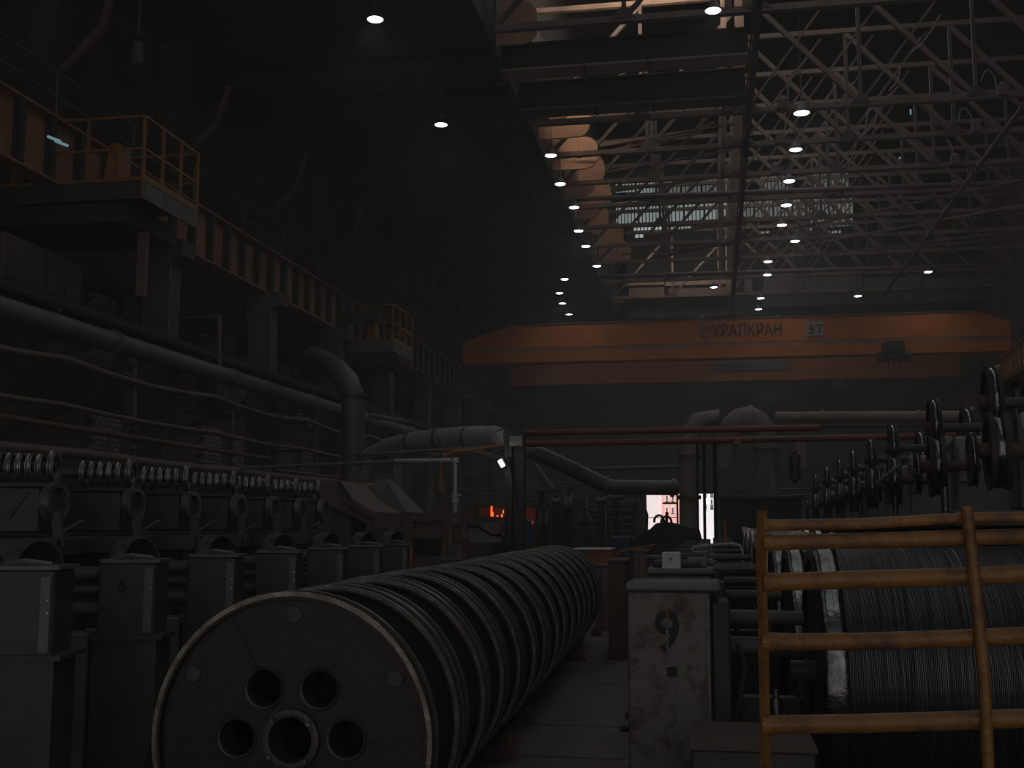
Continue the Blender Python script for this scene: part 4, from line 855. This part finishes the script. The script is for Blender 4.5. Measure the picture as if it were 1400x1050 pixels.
# horizontal pipes across, hung on posts
def cross(name, a, b, Y, r, m_, label, Y2=None, cat='pipe', n=12):
    t = thing(name, PY(a[0], a[1], Y), label, cat); A = PY(a[0], a[1], Y); B = PY(b[0], b[1], Y2 or Y)
    MB().tube([A, B], r, n).build('run', m_, t, smooth=True)
    L = (B - A).length; k_ = max(2, int(L / 3))
    for i in range(k_): MB().lathe([(-.03, r * .9), (-.03, r * 1.3), (.03, r * 1.3), (.03, r * .9)], A.lerp(B, (i + .5) / k_), B - A, 12).build('joint', m_, t)
    return t
cross('red_pipe', (716, 607), (1400, 594), 18, .05, 'red_pipe', 'long reddish pipe crossing the hall just under the cranes')
cross('dark_pipe', (716, 592), (1120, 585), 18.3, .05, 'red_pipe', 'dark red pipe running just above the long reddish pipe')
cross('orange_pipe', (490, 622), (690, 610), 18.6, .03, 'brown_pipe', 'thin brown pipe left of the dark double post')
cross('grey_cross_pipe', (330, 640), (560, 630), 20, .035, 'grey_pipe', 'slim grey pipe crossing behind the spool machines')
cross('grey_cross_pipe', (560, 578), (505, 567), 27, .06, 'grey_pipe', 'short pipe joining the upright duct from the left wall')
cross('pale_pipe', (1060, 570), (1322, 569), 29, .13, 'panel_pale', 'wide pale brown pipe running right from the big elbow duct')
cross('brown_cross_pipe', (1062, 583), (1320, 580), 29, .06, 'brown_pipe', 'slimmer brown pipe under the wide pale pipe')
cross('low_cross_pipe', (810, 641), (930, 638), 30, .05, 'brown_pipe', 'thin tan pipe crossing left of the big brown duct')
for i, (x0, y0, x1, y1) in enumerate(((570, 645, 690, 650), (610, 668, 690, 670), (610, 683, 740, 684), (716, 676, 770, 672), (716, 650, 770, 652), (720, 700, 860, 696), (760, 660, 870, 664), (1000, 680, 1130, 676), (1000, 672, 1100, 668), (560, 690, 610, 690))):
    A = PY(x0, y0, 31); B = PY(x1, y1, 31); o = MB().tube([A, B], .03, 6).build('thin_pipe', 'duct', None); tag(o, 'thin dark service pipe ' + ['topmost between the valve pipe and the work lamp', 'just under the bright work lamp', 'low behind the double post above the furnace', 'right of the double post below the slanting duct', 'crossing the grey triangular chute', 'low over the dark cabinets right of the furnace', 'under the slope of the slanting duct', 'along the front of the long dark bench', 'short, on top of the long dark bench', 'left of the pale valve pipe over the brown frame'][i], 'pipe', 'thin service pipes in the middle distance')
# bent orange pipe and pale valve pipe
px_tube('bent_pipe', [(690, 608), (650, 614), (620, 617), (608, 622), (603, 634), (602, 672)], 18.2, .028, 'orange_box', 'thin orange pipe bending down beside the pale valve pipe', 'pipe')
t = thing('valve_pipe', PY(622, 712, 17.8), 'pale greenish pipe with an elbow and valve above the brown manifold', 'pipe')
MB().tube([PY(540, 630, 17.8), PY(616, 629, 17.8), PY(621, 631, 17.8), PY(622, 637, 17.8), PY(622, 712, 17.8)], .035, 10).build('run', 'pale', t, smooth=True)
for py in (629, 678, 684): MB().lathe([(-.04, .03), (-.04, .06), (.04, .06), (.04, .03)], PY(622, py, 17.8), (0, 0, 1), 10).build('collar', 'pale', t)
MB().beam(PY(622, 677, 17.75), PY(632, 677, 17.75), .02).build('valve_handle', 'pale', t)
# brown manifold frame
Y = 16.5
t = thing('manifold_frame', PY(600, 760, Y), 'brown pipe-work frame with valves just behind the reel row', 'frame')
def seg(a, b, w=.09, m_='rust', nm='bar'): MB().beam(PY(a[0], a[1], Y), PY(b[0], b[1], Y), w, w).build(nm, m_, t)
seg((562, 709), (636, 704), .1); seg((564, 728), (606, 724), .12); seg((562, 705), (562, 775), .08); seg((608, 720), (608, 757), .06); seg((635, 702), (635, 765), .08); seg((640, 708), (690, 711), .08); seg((612, 718), (634, 716), .05)
MB().box(PY(563, 711, Y + .1), PY(607, 726, Y + .3)).build('plate', 'rust', t)
MB().box(PY(614, 720, Y + .05), PY(621, 744, Y + .15)).build('door_strip', 'yellow', t); MB().box(PY(621, 720, Y + .1), PY(634, 744, Y + .2)).build('door', 'brown_pipe', t)
MB().box(PY(640, 742, Y + .1), PY(690, 775, Y + 1)).build('cabinet', 'wall_brown', t); MB().box(PY(640, 715, Y + .5), PY(688, 741, Y + .7)).build('back_plate', 'grey_green', t)
for (px, py, r) in ((636, 733, .05), (565, 710, .03), (564, 719, .03), (678, 722, .09)): MB().lathe([(-.06, .01), (-.06, r), (.06, r), (.06, .01)], PY(px, py, Y - .1), (0, 1, 0), 14).build('valve', 'brown_pipe', t)
MB().tube([PY(640, 718, Y), PY(655, 720, Y), (PY(672, 730, Y)), PY(690, 733, Y)], .03, 8).build('hose', 'black_iron', t, smooth=True)
MB().box(PY(566, 736, Y + .4), PY(604, 760, Y + .8)).build('inner_box', 'black_iron', t); MB().beam(PY(562, 748, Y - .05), PY(562, 775, Y - .05), .05).build('edge_strip', 'orange_box', t)
MB().box(PY(600, 690, Y + .1), PY(612, 700, Y + .3)).build('valve_body', 'rust', t); MB().box((PY(558, 780, Y).x, Y, 0), (PY(690, 780, Y).x, Y + .8, PY(600, 765, Y).z)).build('base', 'wall_brown', t)
# grey slanting duct
t = thing('slanting_duct', PY(725, 618, 23), 'grey duct slanting down from the dark post then running level toward the gate', 'duct')
MB().tube([PY(712, 615, 23), PY(730, 617, 23), PY(780, 640, 23.6), PY(825, 662, 24), PY(838, 666, 24), PY(925, 667, 24.5)], .16, 18).build('run', 'duct', t, smooth=True)
for (x, y, Yy) in ((830, 664, 24), (920, 667, 24.5)): MB().lathe([(-.04, .15), (-.04, .2), (.04, .2), (.04, .15)], PY(x, y, Yy), (1, 0, -.1), 18).build('joint', 'duct', t)
t = thing('chute', PY(740, 650, 26), 'grey triangular chute below the slanting duct', 'chute')
MB().prism([PY(716, 640, 26), PY(728, 632, 26), PY(757, 671, 26), (PY(716, 672, 26))], (0, .8, 0)).build('plate', 'duct', t); MB().beam(PY(728, 632, 25.95), PY(757, 672, 25.95), .07).build('edge', 'grey_pipe', t); MB().box((PY(735, 670, 26).x, 26.2, 0), (PY(741, 670, 26).x, 26.4, PY(735, 668, 26).z)).build('leg', 'black_iron', t)
# furnace with glowing gaps
Y = 29
t = thing('furnace', PY(700, 730, Y), 'dark furnace with glowing orange slots behind the double post', 'furnace')
MB().box((PY(645, 700, Y).x, Y + .3, 0), (PY(760, 700, Y).x, Y + 2, PY(700, 690, Y).z)).build('body', 'black_iron', t)
for (x, w_, y0, y1) in ((672, 2.2, 692, 708), (674, 1.2, 700, 709), (680, 1.6, 704, 707), (686, 2, 703, 708), (688, 1.2, 697, 702), (707, 2.2, 693, 707), (709.5, 1.6, 708, 712), (727, 1.4, 712, 716)):
    MB().prism([PY(x - w_ / 2 - .4, y1, Y + .2), PY(x + w_ / 2, y1, Y + .2), PY(x + w_ / 2 - .4, y0, Y + .2), PY(x - w_ / 2, y0, Y + .2)], (0, .08, 0)).build('flame', 'flame', t)
MB().box(PY(655, 712, Y + .25), PY(690, 694, Y + .29)).build('glowing_wall', 'ember', t); MB().box(PY(716, 716, Y + .25), PY(732, 695, Y + .29)).build('glowing_wall', 'ember', t)
MB().box(PY(690, 745, Y + .1), PY(690 + 8, 728, Y + .29)).build('pilot_box', 'duct', t)
light('POINT', 'furnace_glow', PY(690, 702, Y - .5), 1.6, (1, .3, .08), size=.3)
t = thing('blue_tank', PY(722, 720, 24), 'small grey-blue tank standing right of the glowing furnace', 'tank')
MB().tube([PY(721, 745, 24), PY(721, 712, 24)], .1, 16).build('body', 'blue', t, smooth=True); MB().lathe([(0, .1), (.04, .05), (.08, .03)], PY(721, 712, 24), (0, 0, 1), 14).build('neck', 'grey_pipe', t)
# big brown ducts near the gate
Y = 30
t = thing('elbow_duct', PY(1020, 600, Y), 'large pale arched elbow duct left of the wide pale pipe', 'duct')
MB().tube([PY(1048, 700, Y), PY(1048, 625, Y), PY(1047, 604, Y), PY(1043, 590, Y), PY(1035, 579, Y), PY(1024, 574, Y), PY(1012, 576, Y), PY(1003, 583, Y), PY(996, 594, Y), PY(992, 608, Y), PY(990, 640, Y)], [.27, .27, .3, .33, .35, .36, .35, .33, .3, .27, .27], 24).build('run', 'duct_brown', t, smooth=True)
for (px, py, ax) in ((1048, 612, (0, 0, 1)), (1030, 573, (1, 0, .2)), (991, 604, (0, 0, 1)), (1048, 655, (0, 0, 1))): MB().lathe([(-.04, .27), (-.04, .37), (.04, .37), (.04, .27)], PY(px, py, Y), ax, 22).build('joint', 'duct_brown', t)
MB().prism([PY(1036, 650, Y - .4), PY(1060, 650, Y - .4), PY(1066, 685, Y - .4), PY(1024, 685, Y - .4)], (0, .8, 0)).build('skirt', 'duct_brown', t)
t = thing('elbow_duct', PY(945, 600, Y), 'darker brown elbow duct and upright left of the big pale arch', 'duct')
MB().tube([PY(942, 760, Y), PY(942, 612, Y), PY(944, 592, Y), PY(955, 577, Y), PY(970, 572, Y), PY(984, 570, Y)], [.25, .25, .27, .27, .2, .2], 22).build('run', 'duct_brown', t, smooth=True)
for (px, py) in ((942, 625), (942, 680)): MB().lathe([(-.05, .25), (-.05, .31), (.05, .31), (.05, .25)], PY(px, py, Y), (0, 0, 1), 20).build('joint', 'rust', t)
for i, (px, w_) in enumerate(((953, 3), (962, 4), (977, 5))):
    Yp = 18.2; t = thing('pipe_post', PY(px, 760, Yp), ['thin dark post just right of the brown upright duct', 'middle thin dark post in front of the gate', 'thicker dark post right of the gate light'][i], 'post')
    MB().tube([(PY(px, 700, Yp).x, Yp, 0), PY(px, 598, Yp)], w_ / 2 * Yp / 1560 * 1.05, 10).build('shaft', 'black_iron', t); MB().cb(PY(px, 603, Yp), (.12, .12, .06)).build('clamp', 'dark_steel', t)
t = thing('warning_box', PY(1008, 603, 17.9), 'small orange box hanging on the long reddish pipe', 'box')
MB().cb(PY(1008, 603, 17.9), (.11, .08, .11)).build('body', 'orange_box', t, bevel=.01); MB().tube([PY(1008, 592, 17.9), PY(1008, 600, 17.9)], .01, 6).build('clip', 'orange_box', t)
px_tube('short_duct', [(1095, 603), (1095, 640)], 27, .14, 'panel_pale', 'short pale upright duct under the reddish pipe right of the arch', 'duct')
t = thing('stack_valve', PY(1088, 650, 24), 'ribbed dark valve stack in front of the pale short duct', 'valve')
for k in range(7): MB().lathe([(-.03, .05), (-.03, .12 - .01 * (k % 2)), (.03, .12 - .01 * (k % 2)), (.03, .05)], PY(1087, 624 + k * 5, 24), (0, 0, 1), 14).build('disc', 'worn_chrome', t)
MB().tube([PY(1087, 660, 24), PY(1087, 618, 24)], .05, 8).build('stem', 'dark_steel', t)
t = thing('conical_hood', PY(1035, 670, 27), 'grey conical hood sloping below the pale arch duct', 'hood')
MB().prism([PY(1022, 680, 27), PY(1050, 680, 27), PY(1056, 625, 27), PY(1046, 618, 27), PY(1036, 640, 27)], (0, .8, 0)).build('shell', 'duct', t)
t = thing('machine_bench', PY(1050, 700, 26), 'long dark machine bench under the arch ducts', 'bench')
MB().box((PY(985, 700, 26).x, 26, 0), (PY(1096, 700, 26).x, 27, PY(1000, 682, 26).z)).build('body', 'black_iron', t); MB().box((PY(984, 700, 26).x, 25.9, PY(1000, 682, 26).z), (PY(1098, 700, 26).x, 27, PY(1000, 679, 26).z)).build('top_plate', 'dark_steel', t)
# silhouettes near the gate
Y = 26
t = thing('gate_machine', PY(905, 740, Y), 'dark lumpy machine with looped bars silhouetted against the gate', 'machine')
MB().prism([PY(868, 770, Y), PY(868, 732, Y), PY(889, 723, Y), PY(897, 715, Y), PY(914, 714, Y), PY(926, 716, Y), PY(955, 722, Y), PY(968, 770, Y)], (0, 1.2, 0)).build('body', 'black_iron', t, bevel=.03)
for (cx_, cy_, r) in ((901, 712, 6.5), (911, 714, 7)):
    MB().tube([PY(cx_ + r * math.cos(R_(a)), cy_ - r * 1.15 * math.sin(R_(a)), Y - .05) for a in range(-20, 201, 20)], .03, 6).build('loop', 'black_iron', t, smooth=True)
MB().tube([PY(884, 740, Y), PY(885, 704, Y), PY(883, 698, Y)], .03, 6).build('hose', 'black_iron', t, smooth=True); MB().tube([PY(911, 715, Y), PY(912, 700, Y)], .04, 6).build('stub', 'black_iron', t)
for k, (x0, x1, y0, y1) in enumerate(((770, 800, 680, 735), (806, 826, 690, 745), (830, 868, 685, 750), (868, 882, 672, 750))):
    Yb = 32; tt = thing('dark_machine', PY(x0, 750, Yb), ['dark machine cabinet in the haze right of the furnace', 'narrow dark machine in the haze beneath the level grey duct', 'ribbed dark machine left of the gate', 'slim pale-edged column left of the gate'][k], 'machine')
    MB().box((PY(x0, 700, Yb).x, Yb, 0), (PY(x1, 700, Yb).x, Yb + .8, PY(x0, y0, Yb).z)).build('body', 'dark_steel' if k < 3 else 'duct', tt, bevel=.02)
    for j in range(5): MB().box((PY(x0 + 2, 700, Yb).x, Yb - .05, PY(x0, y0 + 6 + j * 9, Yb).z), (PY(x1 - 2, 700, Yb).x, Yb, PY(x0, y0 + 3 + j * 9, Yb).z)).build('rail', 'duct', tt)
    if k == 2: MB().beam(PY(845, 697, Yb - .1), PY(848, 712, Yb - .1), .05).build('handle', 'yellow', tt); MB().tube([PY(838, 697, Yb - .1), PY(846, 697, Yb - .1)], .03, 6).build('grip', 'yellow', tt)
t = thing('orange_crate', PY(808, 775, 21), 'orange-brown crate with a bright white rim at the end of the reel row', 'crate')
a = PY(786, 774, 21); b = PY(835, 752, 21); MB().box((a.x, 21, 0), (b.x, 22, b.z)).build('body', 'orange_box', t, bevel=.01); MB().box((a.x - .05, 20.95, b.z), (b.x, 22.05, b.z + .025)).build('rim', 'lit_white', t)  # white rim, its lit look put into a near-white colour
MB().box((a.x + .01, 20.97, b.z - .2), (a.x + .25, 21, b.z - .02)).build('patch', 'duct', t)
t = thing('blue_bin', PY(848, 765, 22.5), 'dark blue bin between the orange crate and the brown boxes', 'bin')
a = PY(838, 760, 22.5); b = PY(862, 736, 22.5); MB().box((a.x, 22.5, 0), (b.x, 23.3, b.z)).build('body', 'blue', t, bevel=.02); MB().box((a.x - .03, 22.47, b.z), (b.x + .03, 23.33, b.z + .04)).build('lid', 'grey_pipe', t)
def boxy(px0, px1, py, Y, dep, m_, nm, label, cat='box'):
    t = thing(nm, (PY(px0, py, Y).x, Y, 0), label, cat); x0, x1, z = PY(px0, py, Y).x, PY(px1, py, Y).x, PY(px0, py, Y).z
    MB().box((x0, Y, 0), (x1, Y + dep, z)).build('body', m_, t, bevel=.015); MB().box((x0 - .02, Y - .02, z), (x1 + .02, Y + dep + .02, z + .03)).build('lid', 'brown_pipe', t); MB().box((x0 + (x1 - x0) * .35, Y - .015, .05), (x0 + (x1 - x0) * .42, Y, z - .05)).build('strap', 'rust', t)
    return t
boxy(813, 836, 775, 18.5, .6, 'pinkish', 'carton', 'pinkish carton at the aisle end beside the last reel')
boxy(831, 855, 768, 14.5, .8, 'rust', 'rusty_locker', 'narrow rusty locker beside the aisle, left of the pillars', 'locker')
boxy(866, 884, 755, 16.5, .8, 'pinkish', 'carton', 'worn pinkish carton behind the rusty locker')
boxy(884, 905, 764, 13.6, .6, 'rust', 'carton', 'brown carton just behind the second pillar')
px_tube('bent_rail', [(843, 775), (843, 758), (848, 754), (896, 745)], 15.2, .014, 'yellow', 'bent tan handrail sloping up behind the rusty locker', 'handrail')
px_tube('orange_stick', [(993, 745), (990, 712)], 14, .018, 'orange_box', 'short upright orange stick behind the rods left of the guard frame', 'stick')
t = thing('step_plates', (PY(845, 830, 10).x, 10, 0), 'stack of thin dark steel plates on the aisle floor beside the second pillar', 'plates')
for k in range(4): MB().box((PY(838, 870, 9).x, 9.6 + k * .5, .03 + .0 * k), (PY(856, 870, 9).x + .05, 9.95 + k * .5, .06 + .03 * k)).build('plate', 'dark_steel', t)
for i, (px, py, Yy) in enumerate(((762, 575, 74.9), (741, 570, 74.9))):
    o = MB().beam(PY(px, py - 8, Yy), PY(px, py + 8, Yy), .12).build('distant_post', 'yellow'); tag(o, ['faint yellow post in the murk under the far crane', 'fainter yellow post left of the other one in the murk'][i], 'post')

# ------------------------------------------------------------------ haze hanging in the hall, dense enough to lift the blacks
if HAZE:
    hz = MB().box((XL + .01, -12, .01), (XR - .01, YF - .05, 13.95)).build('haze', 'black_iron'); hz['kind'] = 'stuff'
    tag(hz, 'thin grey haze filling the whole dark hall', 'haze')
    M = bpy.data.materials.new('haze'); M.use_nodes = True; nt = M.node_tree; nt.nodes.clear()
    vs = nt.nodes.new('ShaderNodeVolumeScatter'); vs.inputs['Density'].default_value = HAZE; vs.inputs['Anisotropy'].default_value = .1
    vs.inputs['Color'].default_value = (.9, .93, .9, 1)
    ou = nt.nodes.new('ShaderNodeOutputMaterial'); nt.links.new(vs.outputs[0], ou.inputs['Volume'])
    hz.data.materials.clear(); hz.data.materials.append(M)
def steam(px, py, Y, sx, sz, dens, label):
    p = PY(px, py, Y); o = MB().lathe([(-sz, .02), (-sz * .6, sx * .45), (0, sx * .7), (sz * .6, sx), (sz, sx * .6), (sz * 1.15, .02)], p, (0, 0, 1), 16).build('steam', 'black_iron'); o['kind'] = 'stuff'
    tag(o, label, 'steam'); M = bpy.data.materials.new('steam'); M.use_nodes = True; nt = M.node_tree; nt.nodes.clear()
    v = nt.nodes.new('ShaderNodeVolumeScatter'); v.inputs['Color'].default_value = (.95, .97, 1, 1)
    tc = nt.nodes.new('ShaderNodeTexCoord'); n = nt.nodes.new('ShaderNodeTexNoise'); n.inputs['Scale'].default_value = 2.2; n.inputs['Detail'].default_value = 3
    mr = nt.nodes.new('ShaderNodeMapRange'); mr.inputs['From Min'].default_value = .48; mr.inputs['From Max'].default_value = .7; mr.inputs['To Max'].default_value = dens
    nt.links.new(tc.outputs['Object'], n.inputs['Vector']); nt.links.new(n.outputs['Fac'], mr.inputs['Value']); nt.links.new(mr.outputs[0], v.inputs['Density'])
    ou = nt.nodes.new('ShaderNodeOutputMaterial'); nt.links.new(v.outputs[0], ou.inputs['Volume']); o.data.materials.clear(); o.data.materials.append(M)
steam(512, 668, 23.4, .35, .5, .9, 'wisp of pale steam rising over the grey fume hood')
steam(1062, 556, 28.4, .7, .5, .35, 'faint steam drifting above the pale arched duct')
p = PX(188, 78, -11.5)
t = thing('unlit_lamp', p, 'dim grey unlit lamp hanging high above the near platform', 'lamp')
MB().lathe([(-.16, .09), (-.14, .13), (.02, .13), (.1, .1), (.3, .1), (.34, .05)], p, (0, 0, 1), 18).build('shade', 'grey_pipe', t, smooth=True); MB().tube([p + Vector((0, 0, .45)), Vector((p.x, p.y, 14.76))], .03, 6).build('rod', 'cable', t)
# clutter of the middle distance between the furnace and the gate
for i, (px, py, w_, h_, Yc, m_, nm, lb) in enumerate((
        (778, 690, 9, 22, 25, 'duct', 'valve_cluster', 'grey valve cluster standing right of the furnace'), (800, 712, 16, 10, 24, 'dark_steel', 'pump', 'squat dark pump beyond the end of the reel row'),
        (822, 684, 12, 8, 26, 'duct_brown', 'fan_housing', 'small pale fan housing below the level grey duct'), (760, 684, 10, 5, 25, 'pale', 'pipe_flange', 'pale flanged pipe end right of the furnace'),
        (842, 680, 18, 6, 27, 'duct', 'duct_box', 'pale box under the level grey duct near the gate'), (745, 712, 10, 24, 25, 'dark_steel', 'motor', 'upright dark motor just right of the grey-blue tank'))):
    p = PY(px, py, Yc); k = Yc / 1560; W = w_ * k; H = h_ * k
    t = thing(nm, (p.x, Yc, 0), lb, nm.split('_')[0])
    MB().tube([p - Vector((W / 2, 0, 0)), p + Vector((W / 2, 0, 0))], H / 2, 16).build('body', m_, t, smooth=True)
    for q in (-.5, .5): MB().lathe([(-.02, H * .3), (-.02, H * .62), (.02, H * .62), (.02, H * .3)], p + Vector((W * q, 0, 0)), (1, 0, 0), 16).build('flange', 'grey_pipe', t)
    MB().tube([p + Vector((0, 0, H / 2)), p + Vector((0, 0, H / 2 + .18))], .035, 8).build('stem', 'grey_pipe', t); MB().lathe([(-.015, .06), (-.015, .09), (.015, .09), (.015, .06)], p + Vector((0, 0, H / 2 + .18)), (0, 0, 1), 14, closed=True).build('hand_wheel', 'rust', t)
    MB().box((p.x - .07, Yc - .07, 0), (p.x + .07, Yc + .07, p.z - H * .45)).build('stand', 'black_iron', t)
